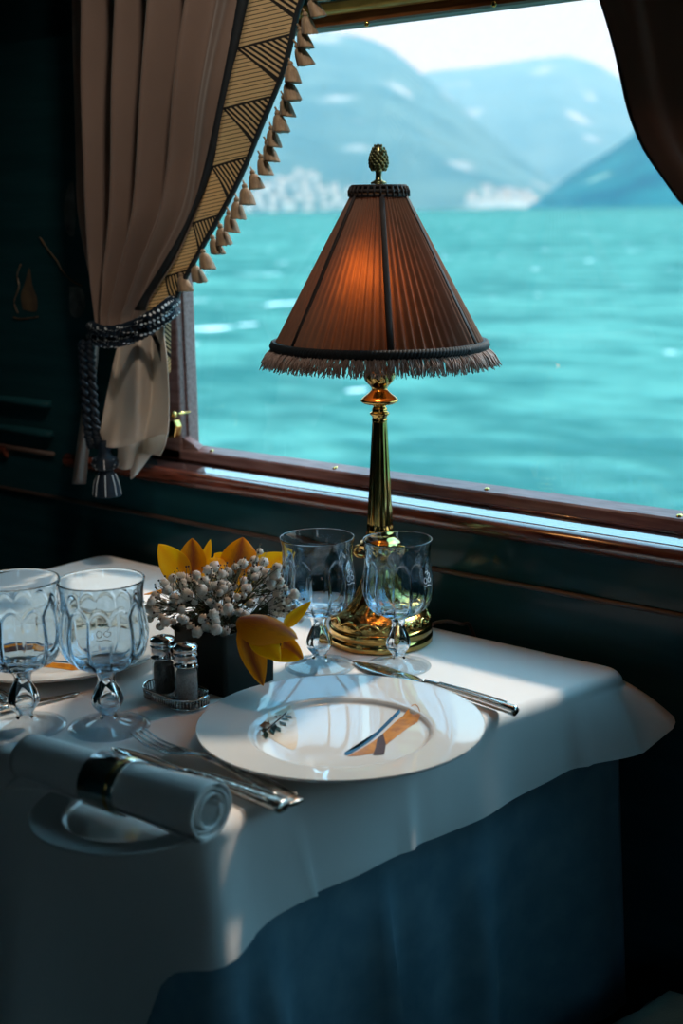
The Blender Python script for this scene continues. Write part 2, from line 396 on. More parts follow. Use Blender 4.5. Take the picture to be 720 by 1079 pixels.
# panel moulding line below the sill
struct('trim_1', MB().tube([(-4.1, WY-.002, .8135), (2.5, WY-.002, .8135)], .004, 8, .0032), 'bead', 'thin brown bead moulding running along the dark wall below the sill')
struct('trim_2', MB().tube([(-2.0, WY-.004, .962), (-1.72, WY-.004, .962)], .010, 10, .006), 'lacquer', 'dark rail moulding on the wall left of the curtain')
struct('trim_3', MB().tube([(-2.0, WY-.004, .915), (-1.72, WY-.004, .915)], .010, 10, .006), 'lacquer', 'lower dark rail moulding on the wall left of the curtain')
struct('trim_4', MB().tube([(-2.0, WY-.002, .883), (-1.72, WY-.002, .883)], .004, 8), 'bead', 'fine bead moulding on the wall left of the curtain')

def window(idx, x0, x1, detail):
    r = empty('window_%d' % idx, ((x0+x1)/2, GY, GZ0), kind='structure',
              label='wide saloon window in a varnished mahogany frame looking over the lake' if idx == 1 else 'next saloon window along the same wall')
    o = MB().grid(lambda u, v: (x0-.004+(x1-x0+.008)*u, GY, GZ0-.004+(GZ1-GZ0+.008)*v), 1, 1)
    p = o.build('glass_pane', 'pane', r, smooth=False, world=True); p['label'] = 'clear window glass'
    MB().prism([(1.386, .884), (1.386, .903), (1.388, .9055), (1.4035, GZ0+.0005), (1.4035, GZ0-.006), (1.425, GZ0-.006), (1.425, .884)], x0-.06, x1+.06).build('bottom_rail', 'mahogany_dull', r, False, world=True)
    # groove bead in front of the rail, then flat glossy sill and bullnose
    MB().tube([(x0-.06, 1.3845, .8895), (x1+.06, 1.3845, .8895)], .0022, 8).build('rail_bead', 'mahogany', r, world=True)
    pol = [(1.386, .865), (1.386, .8880), (1.3630, .8880), (1.3622, .8897), (1.3425, .8868), (1.3415, .8845)]
    MB().prism(pol + [(1.3415, .865)], x0-.062, x1+.062).build('sill_board', 'sill_gloss', r, False, world=True)['label'] = 'glossy flat sill top reflecting the sky'
    nose = [(1.341, .866)] + [(1.333+.0125*cos(t), .8765+.0115*sin(t)) for t in [rad(q) for q in range(270, 40, -15)]] + [(1.341, .8865)]
    MB().prism(nose, x0-.20, x1+.20).build('bullnose', 'mahogany', r, True, world=True, auto=50)['label'] = 'rounded red-brown front edge of the sill'
    for sgn, xe in ((-1, x0), (1, x1)):
        a = xe; b = xe + sgn*.062
        MB().box((min(a, b), 1.386, .884), (max(a, b), 1.425, 1.50)).build('stile', 'mahogany_dull', r, False, world=True, bevel=.004)
        MB().box((xe-.0035, 1.399, GZ0), (xe+.0035, 1.4035, GZ1)).build('glazing_bead', 'mahogany_dull', r, False, world=True)
        MB().add([(xe, 1.40, GZ0+.001), (xe-sgn*.032, 1.40, GZ0+.001), (xe-sgn*.020, 1.40, GZ0+.007), (xe, 1.40, GZ0+.014),
                  (xe, 1.389, GZ0-.004), (xe-sgn*.034, 1.389, GZ0-.004), (xe-sgn*.021, 1.389, GZ0+.004), (xe, 1.389, GZ0+.012)],
                 [(0,1,2,3),(4,7,6,5),(0,4,5,1),(1,5,6,2),(2,6,7,3),(3,7,4,0)]).build('corner_block', 'mahogany_dull', r, False, world=True)
    MB().prism([(1.386, GZ1+.001), (1.4035, GZ1), (1.4085, GZ1), (1.4085, 1.50), (1.380, 1.50), (1.380, GZ1+.003)], x0-.06, x1+.06).build('top_rail', 'brown_rail', r, False, world=True)
    MB().prism([(1.380, 1.487), (1.371, 1.488), (1.368, 1.492), (1.370, 1.500), (1.364, 1.506), (1.361, 1.52), (1.364, 1.534), (1.370, 1.54), (1.366, 1.548), (1.36, 1.60), (1.382, 1.60)], x0-.06, x1+.06).build('gilded_cornice', 'giltwood', r, True, world=True)['label'] = 'golden burr-wood head board above the glass'
    if detail:
        for px, py in ((223, 478), (353, 497), (513, 514), (716, 544)):
            q = ony(px, py, 1.393); s = MB(); s.lathe([(.0001, .0016), (.0022, .0014), (.0036, .0004), (.0038, -.001)], 14)
            ob = s.build('screw', 'brass', r); ob.location = Vector((q.x, 1.3935, .9077)) - r.location; ob.rotation_euler = (rad(-20)+rad(38), 0, 0)
        for px, py in ((386, 25), (520, 4)):
            q = ony(px, py, 1.379); s = MB(); s.lathe([(.0001, .0016), (.0022, .0014), (.0036, .0004), (.0038, -.001)], 14)
            ob = s.build('screw', 'brass', r); ob.location = Vector((q.x, 1.3795, min(1.49, q.z))) - r.location; ob.rotation_euler = (rad(90), 0, 0)
    return r
window(1, *WINS[1], True)
window(2, *WINS[2], False)
window(3, *WINS[0], False)

# inlaid marquetry on the pier left of the curtain
mq = empty('marquetry_inlay', ony(45, 290, WY-.001), label='faint wood inlay of vase and branch on dark wall left of curtain', cat='wall decoration')
def wallpoly(pts, name, m):
    vs = [ony(x, y, WY-.0008) for x, y in pts] + [ony(x, y, WY+.001) for x, y in pts]; n = len(pts)
    fs = [tuple(range(n)), tuple(range(2*n-1, n-1, -1))] + [(i, n+i, n+(i+1) % n, (i+1) % n) for i in range(n)]
    MB().add(vs, fs).build(name, m, mq, False, world=True)
wallpoly(crs([(24, 326), (22, 312), (27, 296), (31, 282), (34, 300), (39, 315), (38, 328), (24, 326)], 4)[:-1], 'inlaid_vase', 'inlay')
wallpoly(crs([(74, 192), (78, 196), (79, 244), (71, 246), (67, 225), (70, 202), (74, 192)], 4)[:-1], 'inlaid_leaf', 'inlay_grey')
wallpoly(crs([(73, 302), (86, 304), (90, 322), (84, 334), (74, 330), (73, 302)], 4)[:-1], 'inlaid_blossom', 'inlay_grey')
def branch(pts, nm): MB().tube([ony(x, y, WY-.001) for x, y in crs(pts, 5)], .0014, 6, .0012).build(nm, 'inlay', mq, world=True)
branch([(42, 250), (50, 262), (60, 275), (66, 286), (76, 296), (86, 301)], 'inlaid_branch')
branch([(19, 330), (15, 318), (20, 302), (18, 290), (22, 278)], 'inlaid_vine')
branch([(14, 334), (22, 336), (40, 334)], 'inlaid_ground_line')


# ------------------------------------------------------------------ table and cloths
TX0, TX1, TY0, TY1 = -1.58, -0.772, 0.728, 1.305
tb = empty('dining_table', ((TX0+TX1)/2, (TY0+TY1)/2, 0), label='rectangular dining table against the window wall, hidden under its cloths', cat='table')
MB().box((TX0+.024, TY0+.024, .715), (TX1-.024, TY1-.022, .7425)).build('tabletop', 'darkwood', tb, False, world=True, bevel=.006)
for lx in (TX0+.06, TX1-.06):
    for ly in (TY0+.06, TY1-.06):
        MB().tube([(lx, ly, .715), (lx, ly, .3), (lx, ly, 0)], [.026, .022, .016], 12).build('leg', 'darkwood', tb, world=True)

def rrect(x0, x1, y0, y1, r, step=.008):
    """perimeter points (pos, normal, side, s); starts at back-left and runs along back, right, front (aisle), left"""
    out = []
    def line(p, q, n, side):
        k = max(2, int((Vector(q)-Vector(p)).length/step))
        for i in range(k): t = i/k; out.append((Vector(p).lerp(Vector(q), t), Vector(n), side))
    def arc(c, a0, a1, side):
        for i in range(10):
            a = rad(a0 + (a1-a0)*i/10); out.append((Vector(c)+Vector((cos(a), sin(a)))*r, Vector((cos(a), sin(a))), side))
    line((x0+r, y1), (x1-r, y1), (0, 1), 'back'); arc((x1-r, y1-r), 90, 0, 'cbr')
    line((x1, y1-r), (x1, y0+r), (1, 0), 'right'); arc((x1-r, y0+r), 0, -90, 'cfr')
    line((x1-r, y0), (x0+r, y0), (0, -1), 'front'); arc((x0+r, y0+r), -90, -180, 'cfl')
    line((x0, y0+r), (x0, y1-r), (-1, 0), 'left'); arc((x0+r, y1-r), 180, 90, 'cbl')
    return out
def cloth(x0, x1, y0, y1, r, ztop, er, skirt, nrow, name, m, parent=None, topf=None):
    per = rrect(x0, x1, y0, y1, r); n = len(per); vs = []; fs = []
    cx, cy = (x0+x1)/2, (y0+y1)/2
    rings = 26                       # top: concentric rings (fine enough for gentle ripples)
    for k in range(1, rings+1):
        t = k/rings
        for p, nn, sd in per:
            q = Vector((cx, cy)).lerp(p - nn*er, t); vs.append((q.x, q.y, ztop + (topf(q.x, q.y) if topf else 0)))
    for k in range(1, 6):            # rounded edge
        a = k/6*pi/2
        for p, nn, sd in per:
            q = p - nn*er + nn*er*sin(a); vs.append((q.x, q.y, ztop - er*(1-cos(a)) + (topf(q.x, q.y)*cos(a) if topf else 0)))
    for k in range(0, nrow+1):
        t = k/nrow
        for p, nn, sd in per:
            off, dz, sl = skirt(p, nn, sd, t); tg = Vector((-nn.y, nn.x))
            q = p + nn*off + tg*sl; vs.append((q.x, q.y, ztop - er - dz))
    R = rings + 5 + nrow + 1
    for k in range(R-1):
        for j in range(n): fs.append((k*n+j, k*n+(j+1) % n, (k+1)*n+(j+1) % n, (k+1)*n+j))
    vs.append((cx, cy, ztop)); c = len(vs)-1
    # the far end of the cloth is pulled out towards the right
    vs = [(x + .075*min(1, max(0, (y-.76)/.53))**1.5*sstep(-1.15, TX1, x), y, z) for x, y, z in vs]
    for j in range(n): fs.append((c, (j+1) % n, j))
    return MB().add(vs, fs).build(name, m, parent)
def gs(x, c, w): return exp(-((x-c)/w)**2)
def over_skirt(p, nn, sd, t):
    x, y = p.x, p.y; sl = 0
    if sd == 'back': Ld = .026; off = .004*t; return off, Ld*t, 0
    if sd in ('left', 'cbl'): return .02*t, .10*t, 0
    if sd == 'cfl': return .03*t, .25*t, 0
    if sd == 'cbr':
        a = math.atan2(nn.y, nn.x)/(pi/2)           # 0 at right side, 1 at back
        k = sin(pi*min(1, max(0, 1-abs(a-.22)/.78))/2)
        out = .012 + .050*k*(1-a)**.35 if a < .98 else .004
        Ld = (.068-.030*k)*(1-a) + .026*a
        return out*t, Ld*(t**1.35), 0
    if sd == 'right':
        fl = .030*sstep(1.19, TY1-.03, y)
        fold = .0045*gs(y, .968, .006) + .0045*gs(y, 1.212, .006) - .003*gs(y, .985, .015) + .0045*gs(y, .825, .007) + .0012*sin(y*43) + .001*sin(y*71+1)
        flare = .006 + .014*sstep(.80, .74, y)
        return (flare*t + fold*t**.8 + fl*t), (.087 - .020*sstep(1.02, TY1-.03, y))*t**(1+.3*sstep(1.17, TY1, y)), .02*t*gs(y, .82, .02)
    if sd == 'cfr':
        a = -math.atan2(nn.y, nn.x)/(pi/2)
        return (.020*t + .010*t*sin(pi*a) + .011*t**1.3*gs(a, .42, .20)), (.087+.028*max(0, a)**2)*t, 0
    # aisle side
    d = TX1 - x
    Ld = interp([(0, .115), (.03, .118), (.06, .185), (.09, .205), (.2, .25), (.33, .29), (.9, .32)], d)
    fold = .009*sin(d*31+.4) + .004*sin(d*57)
    return (.024*t + fold*t*sstep(.02, .14, d)), Ld*t, 0
def topripple(x, y):
    return .0012*(vnoise(x*9, y*9)-.5)
oc = cloth(TX0-.004, TX1+.004, TY0-.004, TY1+.002, .030, TZ, .014, over_skirt, 16, 'tablecloth', 'cloth', topf=None)
tag(oc, 'white linen tablecloth draped over the table with a short overhang', 'tablecloth')
def under_skirt(p, nn, sd, t):
    x, y = p.x, p.y; k = sstep(.2, .65, t)
    if sd == 'back': return .002*t, .38*t, 0
    if sd in ('left', 'cbl'): return .03*t, .38*t, 0
    if sd == 'cfl': return .02*t, .38*t, 0
    if sd == 'cbr':
        a = math.atan2(nn.y, nn.x)/(pi/2); k_ = sin(pi*min(1, max(0, 1-abs(a-.22)/.78))/2)
        return (.018*(1-a) + .01*k_*(1-a))*t**.8 + .001, .38*t, 0
    s = y if sd == 'right' else TX1 - x + .72
    f = .006*sin(s*26+1.2) + .004*sin(s*47) + (.030*gs(y, .80, .016) + .026*gs(y, .945, .009) - .012*gs(y, .968, .02) + .026*gs(y, 1.075, .022))*(sd == 'right')
    return -.004 + f*k*(.35+.65*t) + .010*t + (.018*sstep(1.15, TY1-.03, y)*t**.8 if sd == 'right' else 0), .38*t, 0
uc = cloth(TX0+.004, TX1-.004, TY0+.004, TY1-.004, .028, TZ-.0035, .010, under_skirt, 22, 'under_tablecloth', 'under')
tag(uc, 'dark blue damask undercloth hanging in folds below the white tablecloth', 'tablecloth')

# ------------------------------------------------------------------ chair at the right
ch = empty('dining_chair', (-.40, 1.02, 0), label='olive upholstered dining chair in the dark at the right end of the table', cat='chair')
def seatf(u, v):
    a = (u-.5)*2; b = (v-.5)*2
    q = .24*(1-.10*abs(b)**4); x = a*q; y = b*.235*(1-.10*abs(a)**4)
    e = max(abs(a), abs(b)); z = .455 - .05*sstep(.72, 1.0, e) + .012*(1-e*e)
    return (x, y, z)
MB().grid(seatf, 20, 20).build('seat', 'olive', ch)
MB().box((-.225, -.22, .345), (.225, .22, .41)).build('seat_frame', 'darkwood', ch, False, bevel=.01)
def backf(u, v): return (.235+.05*v - .03*cos((u-.5)*pi), (u-.5)*.44*(1-.05*v), .46+.42*v - .05*v*abs(2*u-1)**3)
MB().grid(backf, 16, 12).build('backrest', 'olive', ch, solid=.05)
for sx in (-1, 1):
    for sy in (-1, 1):
        MB().tube([(sx*.2, sy*.19, .36), (sx*.205, sy*.195, .15), (sx*.22, sy*.2, 0)], [.022, .018, .013], 10).build('leg', 'darkwood', ch)
# ------------------------------------------------------------------ crystal goblets
def flute(a, z, r):
    s = abs(sin(a*6)); zt = .119 + .009*s
    k = sstep(zt+.002, zt-.003, z) * sstep(.058, .068, z)
    return 1 - .075*k*(s**.8)
def hexk(a, z, r):
    k = gs(z, .030, .014); c = abs((a*6/(2*pi)) % 1 - .5)*2
    return 1 - .12*k*(1-c)
GOUT = crs([(.0110, .0590), (.0200, .0625), (.0330, .0700), (.0405, .0810), (.0432, .0930), (.0425, .1050), (.0402, .1180), (.0388, .1290), (.0392, .1400), (.0412, .1500)], 8)
GIN = crs([(.0398, .1500), (.0374, .1400), (.0366, .1290), (.0366, .1180), (.0380, .1050), (.0386, .0930), (.0360, .0820), (.0290, .0735), (.0170, .0680), (.0002, .0665)], 5)
def goblet_proto():
    r = empty('crystal_goblet', (0, 0, 0))
    lip = [(.0412-.0002*i, .1500+.0006*sin(pi*i/7)) for i in range(1, 7)]
    MB().lathe(GOUT + lip + GIN, 192, flute).build('bowl', 'crystal', r)
    MB().lathe(crs([(.0088, .0115), (.0078, .0150), (.0098, .0185), (.0145, .0245), (.0156, .0300), (.0136, .0370), (.0094, .0455), (.0080, .0500), (.0088, .0545), (.0110, .0590)], 5), 48, hexk).build('stem', 'crystal_stem', r)
    MB().lathe([(.0002, 0), (.036, 0), (.0385, .0006), (.0396, .0018), (.0390, .0030), (.034, .0040)] + crs([(.034, .0040), (.022, .0058), (.013, .0085), (.0088, .0115)], 4)[1:], 64).build('foot', 'crystal_foot', r)
    return r
def emblem(parent, az):
    e = MB()
    def onb(a, z):       # point on the bowl surface at angle offset a (m along arc) and height z
        rr = interp([(p[1], p[0]) for p in GOUT], z) + .0003; t = az + a/rr
        return (rr*cos(t), rr*sin(t), z)
    def curve(pts): e.tube([onb(a*.75, .109+(z-.109)*.75) for a, z in crs(pts, 5)], .00030, 5)
    curve([(-.004+.0034*cos(t/10*2*pi), .1085+.0042*sin(t/10*2*pi)) for t in range(11)])
    curve([(.002, .1165), (.006, .1185), (.009, .1160), (.006, .1125), (.002, .1095), (.004, .1050), (.009, .1060), (.010, .1095), (.006, .1110)])
    curve([(-.008, .1015), (-.003, .1000), (.003, .1012), (.010, .0990)])
    curve([(-.002, .1190), (.000, .1215), (.003, .1200), (.005, .1222)])
    return e.build('engraved_crest', 'engrave', parent)
gp = goblet_proto()
cam_dir = math.atan2(-.76, .65)
spots = [((337, 703), 1.0, 1.0, 1.0, 'clear cut crystal goblet standing between the flowers and the brass lamp base'),
         ((420, 703), .93, .98, .9, 'slightly narrower cut crystal goblet standing in front of the brass lamp base'),
         ((115, 767), 1.04, 1.02, .15, 'large blue-tinted crystal goblet beside the salt shakers, whole in view'),
         ((27, 767), 1.04, 1.02, None, 'crystal goblet cut off by the left edge of the picture')]
for i, (p, sr, sz, em, lb) in enumerate(spots):
    g = gp if i == 0 else copy_tree(gp)
    q = onz(*p); g.location = q; g.scale = (sr, sr, sz); tag(g, lb, 'glass', 'crystal goblets on the table')
for i, (g, s) in enumerate(zip([o for o in S.objects if o.name.startswith('crystal_goblet')], spots)):
    if s[3] is not None: emblem(g, cam_dir + s[3])

# ------------------------------------------------------------------ plates
def plate_prof(R, well, h):
    return [(.0005, .0042), (well*.98, .0042)] + crs([(well*.98, .0042), (well*1.02, .0052), (well*1.06, .0080), (well*1.14, .0100), (R*.97, h), (R, h+.0008)], 4)[1:] + \
           [(R+.0006, h), (R-.001, h-.0022), (well*1.12, .0068), (well*1.02, .0030), (well*.95, 0), (.0005, 0)]
def plate_z(rr, R, well, h):
    pr = plate_prof(R, well, h)[:27]
    return interp(pr, rr)
def decal(parent, pts, name, m, zoff, zf):
    c = Vector((sum(p[0] for p in pts)/len(pts), sum(p[1] for p in pts)/len(pts)))
    vs = []; fs = []; n = len(pts); K = 4
    for k in range(K+1):
        for p in pts:
            q = c.lerp(Vector(p), k/K) if k else c
            q = c.lerp(Vector(p), max(k/K, .002)); vs.append((q.x, q.y, zf(q.length) + zoff))
    for k in range(K):
        for j in range(n): fs.append((k*n+j, k*n+(j+1) % n, (k+1)*n+(j+1) % n, (k+1)*n+j))
    return MB().add(vs, fs).build(name, m, parent)
PR, PW, PH = .1385, .083, .0165
pl = empty('dinner_plate', onz(359, 761.5, TZ+.0165) - Vector((0, 0, .0165)), label='white porcelain dinner plate with painted ribbon in front of the lamp', cat='plate', group='dinner plates')
MB().lathe(plate_prof(PR, PW, PH), 96).build('dish', 'porcelain', pl)
zf = lambda r: plate_z(r, PR, PW, PH)
def P2(x, y): q = onz(x, y, TZ+.0045) - pl.location; return (q.x, q.y)
MOT = {}
decor = []
def deco(pts, name, m, zo): decor.append(([P2(*p) for p in pts], name, m, zo))
deco(crs([(366, 797), (384, 787), (400, 776), (413, 764), (425, 754), (438, 748), (443, 758), (430, 767), (417, 777), (408, 784), (398, 792), (380, 796), (366, 797)], 3)[:-1], 'painted_ribbon', 'gold_paint', .0003)
deco(crs([(363, 793), (378, 787), (392, 776), (405, 764), (414, 754), (420, 749), (422, 751), (416, 757), (406, 767), (393, 779), (380, 788), (366, 796), (363, 793)], 3)[:-1], 'painted_blue_edge', 'blue_paint', .0005)
deco([(398, 778), (404, 773), (407, 785), (405, 795), (393, 796), (396, 788)], 'painted_ribbon_knot', 'brown_paint', .0007)
deco(crs([(285, 752), (307, 747), (313, 762), (314, 779), (309, 790), (290, 781), (277, 771), (279, 762), (285, 752)], 3)[:-1], 'cream_field', 'beige_paint', .0002)
lv = MB()
def leafq(x, y, dx, dy, l, w):
    a = Vector(P2(x, y)); b = Vector(P2(x+dx*l, y+dy*l)); mid = (a+b)/2; s = (b-a); s = Vector((-s.y, s.x)).normalized()*w
    z = .0042+.0008
    vs = [(a.x, a.y, z), (mid.x+s.x, mid.y+s.y, z), (b.x, b.y, z), (mid.x-s.x, mid.y-s.y, z)]
    return vs
tw = MB(); tw.tube([(*P2(x, y), .0048) for x, y in [(278, 772), (285, 766), (293, 759), (301, 752), (307, 746)]], .0008, 5); 
gl, ru = MB(), MB()
for (x, y, dx, dy) in [(290, 762, -.2, 1), (294, 760, .9, .6), (286, 766, .3, 1), (296, 757, 1, .25), (283, 768, -1, .2), (280, 770, .1, 1), (300, 753, .9, .5), (289, 764, .8, .9)]:
    gl.add(leafq(x, y, dx, dy, 9, .0032), [(0, 1, 2, 3)])
for (x, y, dx, dy) in [(285, 764, -.9, -.5), (292, 757, -.7, -.8), (296, 754, -1, -.3), (281, 768, -.8, -.7), (300, 751, -.8, -.5)]:
    ru.add(leafq(x, y, dx, dy, 11, .0042), [(0, 1, 2, 3)])
def motif(parent, ang):
    for pts, nm, m, zo in decor:
        o = decal(parent, pts, nm, m, zo, zf); o.rotation_euler.z = ang
    for mb, nm, m in ((tw, 'painted_twig', 'brown_paint'), (gl, 'painted_green_leaves', 'green_paint'), (ru, 'painted_rust_leaves', 'rust_paint')):
        o = mb.build(nm, m, parent); o.rotation_euler.z = ang
motif(pl, 0)
c2 = onz(58, 676, TZ+.0165) - Vector((0, 0, .0165))
pl2 = empty('dinner_plate', c2, label='white dinner plate seen behind the two left goblets', cat='plate', group='dinner plates')
MB().lathe(plate_prof(PR, PW, PH), 96).build('dish', 'porcelain', pl2)
# turn the motif so the ribbon end comes to the near side
rp = onz(405, 772, TZ+.0045) - pl.location; rq = onz(58, 700, TZ+.0045) - c2
motif(pl2, math.atan2(rq.y, rq.x) - math.atan2(rp.y, rp.x))
bc = onz(137, 853, TZ+.011) - Vector((0, 0, .011))
bp = empty('bread_plate', bc, label='small white bread plate under the rolled napkin', cat='plate')
MB().lathe(plate_prof(.083, .052, .0115), 72).build('dish', 'porcelain', bp)

# ------------------------------------------------------------------ rolled napkin and ring
n0 = onz(31, 797, TZ+.034); n1 = onz(222, 856, TZ+.034)
ax = (n1 - n0); ax.z = 0; nl = ax.length; ang = math.atan2(ax.y, ax.x)
nk = empty('rolled_napkin', (n0.x, n0.y, TZ+.0125), ang, label='white linen napkin rolled up in a ring on the bread plate', cat='napkin')
def rollf(u, v):          # u: along spiral, v: along length
    turns = 3.4; t = u*turns*2*pi; R = .0095 + .0125*u
    R *= 1.04 + .16*sstep(.62, 1, v) - .05*gs(v, .50, .08)
    R *= 1 + .03*sin(t*1.0+v*3)
    x = v*nl + .004*sin(t*.5)*(v-.5)
    a = -t + pi*.15
    return (x, R*cos(a)*1.06, .0212 + R*sin(a)*.95)
MB().grid(rollf, 150, 40).build('cloth_roll', 'cloth', nk, solid=.0011)
def flapf(u, v):
    return (-.004+.05*u + .01*v, .013+.0-.036*v*(1-u*.9) - .012, .004 + .010*(1-v)*(1-u) + .001*sin(u*6))
MB().grid(flapf, 10, 10).build('loose_corner', 'cloth', nk, solid=.0012)
rg = empty('napkin_ring', Vector((n0.x, n0.y, TZ+.0125)) + Vector((cos(ang), sin(ang), 0))*nl*.50, ang, label='polished metal napkin ring around the rolled napkin', cat='napkin ring')
def ringp(r0, r1, w, n=64):
    mb = MB(); pr = [(r0, -w/2), (r1-.0004, -w/2), (r1, -w/2+.0008), (r1, w/2-.0008), (r1-.0004, w/2), (r0, w/2), (r0, -w/2)]
    vs = []; 
    for r, x in pr:
        for j in range(n): a = 2*pi*j/n; vs.append((x, r*cos(a)*1.05, .0212 + r*sin(a)*.96))
    return mb.add(vs, [(i*n+j, i*n+(j+1) % n, (i+1)*n+(j+1) % n, (i+1)*n+j) for i in range(len(pr)-1) for j in range(n)])
ringp(.0234, .0246, .040).build('band', 'silver', rg)
g1 = ringp(.0245, .0252, .004); o = g1.build('gold_stripe', 'brass', rg); o.location.x = .012

# ------------------------------------------------------------------ cutlery
def put(root, a, b, z=TZ):
    root.location = (a.x, a.y, z); root.rotation_euler.z = math.atan2(b.y-a.y, b.x-a.x)
def fork(a, b, label, group):
    Lf = (b-a).length; r = empty('fork', (0, 0, 0), label=label, cat='fork', group=group); put(r, a, b)
    hd = MB(); tl = Lf*.24
    for k in range(4):
        y = (k-1.5)*.0058
        hd.tube(crs([(0, y, .008), (tl*.4, y, .0035), (tl*.75, y, .003), (tl, y*1.0, .0045)], 5), [.0007+.0011*min(1, i/8) for i in range(16)], 6, .0010)
    hd.tube(crs([(tl*.93, 0, .0042), (tl*1.15, 0, .0055), (tl*1.45, 0, .008), (tl*1.8, 0, .0115)], 5), [interp([(0, .0105), (4, .0112), (8, .009), (12, .004), (15, .0032)], i) for i in range(16)], 12, [.0014]*10+[.0022]*6)
    hd.build('head', 'silver', r)
    h = MB(); h.tube(crs([(tl*1.75, 0, .0112), (Lf*.6, 0, .0115), (Lf*.8, 0, .0075), (Lf*.97, 0, .0045), (Lf, 0, .0045)], 6), [interp([(0, .0034), (8, .0050), (14, .0085), (20, .0105), (23, .008), (24, .003)], i) for i in range(25)], 14, [interp([(0, .0024), (14, .0030), (24, .0018)], i) for i in range(25)])
    for s in (-1, 1):
        h.tube(crs([(Lf*.52, s*.0040, .0135), (Lf*.66, s*.0060, .0125), (Lf*.82, s*.0085, .0095), (Lf*.96, s*.0080, .0062)], 5), .0011, 6)
    h.build('handle', 'silver_old', r)['label'] = 'ornate beaded handle'
    return r
def knife(a, b, label, group, bw=.010, z=TZ, split=.47, blade_m='silver', hwf=1.0, hm='silver_old'):
    Lk = (b-a).length; r = empty('table_knife', (0, 0, 0), label=label, cat='knife', group=group); put(r, a, b, z)
    n = 16; pts = [(Lk*split*i/n, 0, .0022 + .003*i/n) for i in range(n+1)]
    w = [interp([(0, .0006), (1, .0045), (3, bw*.85), (6, bw), (13, bw*.8), (15, .005), (16, .004)], i) for i in range(n+1)]
    MB().tube(pts, w, 10, [.0009]*(n-1)+[.002, .003]).build('blade', blade_m, r)
    pts = crs([(Lk*split, 0, .0052), (Lk*.62, 0, .0058), (Lk*.8, 0, .0062), (Lk*.96, 0, .0062), (Lk, 0, .006)], 6)
    h = MB(); h.tube(pts, [hwf*interp([(0, .0045), (3, .0042), (12, .0068), (20, .0095), (23, .008), (24, .0025)], i) for i in range(25)], 14, [interp([(0, .0042), (12, .0050), (21, .0058), (24, .002)], i) for i in range(25)])
    for s in (-hwf, hwf): h.tube(crs([(Lk*.55, s*.0035, .0095), (Lk*.75, s*.0052, .0112), (Lk*.93, s*.0068, .0112)], 5), .0010, 6)
    h.build('handle', hm, r)
    return r
fork(onz(146, 779), onz(313, 851), 'silver fork with four tines lying between the rolled napkin and the near plate', 'cutlery at the near plate')
knife(onz(118, 790), onz(300, 858), 'silver knife with bluish blade, half hidden behind the rolled napkin', 'cutlery at the near plate', .0085)
knife(onz(372, 699), onz(545, 756), 'silver knife lying behind the near plate, its handle end showing on the right', 'cutlery at the near plate', .0125, hwf=.55, hm='silver')
knife(onz(84, 732), onz(-70, 770), 'dark thin knife behind the stems of the left goblets', 'cutlery at the far plate', .005)
fork(onz(-60, 715), onz(16, 748), 'fork at the left edge of the table, mostly out of view', 'cutlery at the far plate')

# ------------------------------------------------------------------ salt and pepper
sp, pp = onz(198, 740, TZ+.003), onz(174, 731, TZ+.003)
tc_ = (sp+pp)/2; tc_.z = TZ
ta = math.atan2(sp.y-pp.y, sp.x-pp.x)
tr = empty('cruet_tray', tc_, ta, label='small silver tray with a pierced gallery under the salt and pepper', cat='tray')
def stad(a, r, h): # stadium outline
    out = []
    for i in range(20): t = -pi/2+pi*i/19; out.append((h+r*cos(t), r*sin(t)))
    for i in range(20): t = pi/2+pi*i/19; out.append((-h+r*cos(t), r*sin(t)))
    return out
out = stad(0, .021, .020); n = len(out)
MB().add([(x, y, .0005) for x, y in out] + [(x, y, .0025) for x, y in out], [tuple(range(n-1, -1, -1)), tuple(range(n, 2*n))] + [(i, (i+1) % n, n+(i+1) % n, n+i) for i in range(n)]).build('tray_floor', 'chrome', tr, False)
fine = []
for i in range(n):
    a, b = Vector(out[i]), Vector(out[(i+1) % n]); k = max(1, int((b-a).length/.0032))
    for j in range(k): fine.append(a.lerp(b, j/k))
gal = MB()
for p in fine: gal.tube([(p.x, p.y, .002), (p.x*1.03, p.y*1.03, .0125)], .00075, 5)
gal.build('gallery', 'silver_old', tr)
for z, rr, sc in ((.0128, .0013, 1.03), (.0022, .0012, 1.0)):
    MB().tube([(x*sc, y*sc, z) for x, y in out + out[:2]], rr, 8, caps=False).build('rail', 'chrome', tr)
def shaker(loc, filling, label, name):
    r = empty(name, loc, label=label, cat='shaker')
    MB().lathe([(.0005, .0002), (.0105, .0002), (.0122, .0012), (.0125, .003), (.0123, .036), (.0112, .0405), (.0100, .0405), (.0111, .036), (.0113, .004), (.010, .0028), (.0005, .0028)], 48).build('jar', 'jar_glass', r)
    MB().lathe([(.0004, .0030), (.0100, .0031), (.0110, .0045), (.0108, .033), (.010, .0345), (.0004, .0350)], 36).build('contents', filling, r)
    cap = [(.0112, .0400), (.0136, .0405), (.0140, .0415), (.0136, .0425), (.0130, .0432), (.0130, .0520), (.0136, .0525), (.0138, .0535), (.0136, .0545), (.0130, .0550), (.0130, .0580), (.0136, .0585), (.0137, .0600), (.0130, .0612), (.0112, .0626), (.0070, .0638), (.0030, .0641), (.0003, .0642)]
    MB().lathe(cap, 48, lambda a, z, q: 1 - (.02*gs((a*12/(2*pi)) % 1, .5, .08) if .0435 < z < .0515 else 0)).build('cap', 'chrome', r)
    MB().lathe([(.0022, .0640), (.0026, .0648), (.0020, .0655), (.0003, .0658)], 16).build('knob', 'silver_old', r)
    return r
shaker(sp, 'salt', 'glass shaker of grey salt with chrome cap, nearer one in the tray', 'salt_shaker')
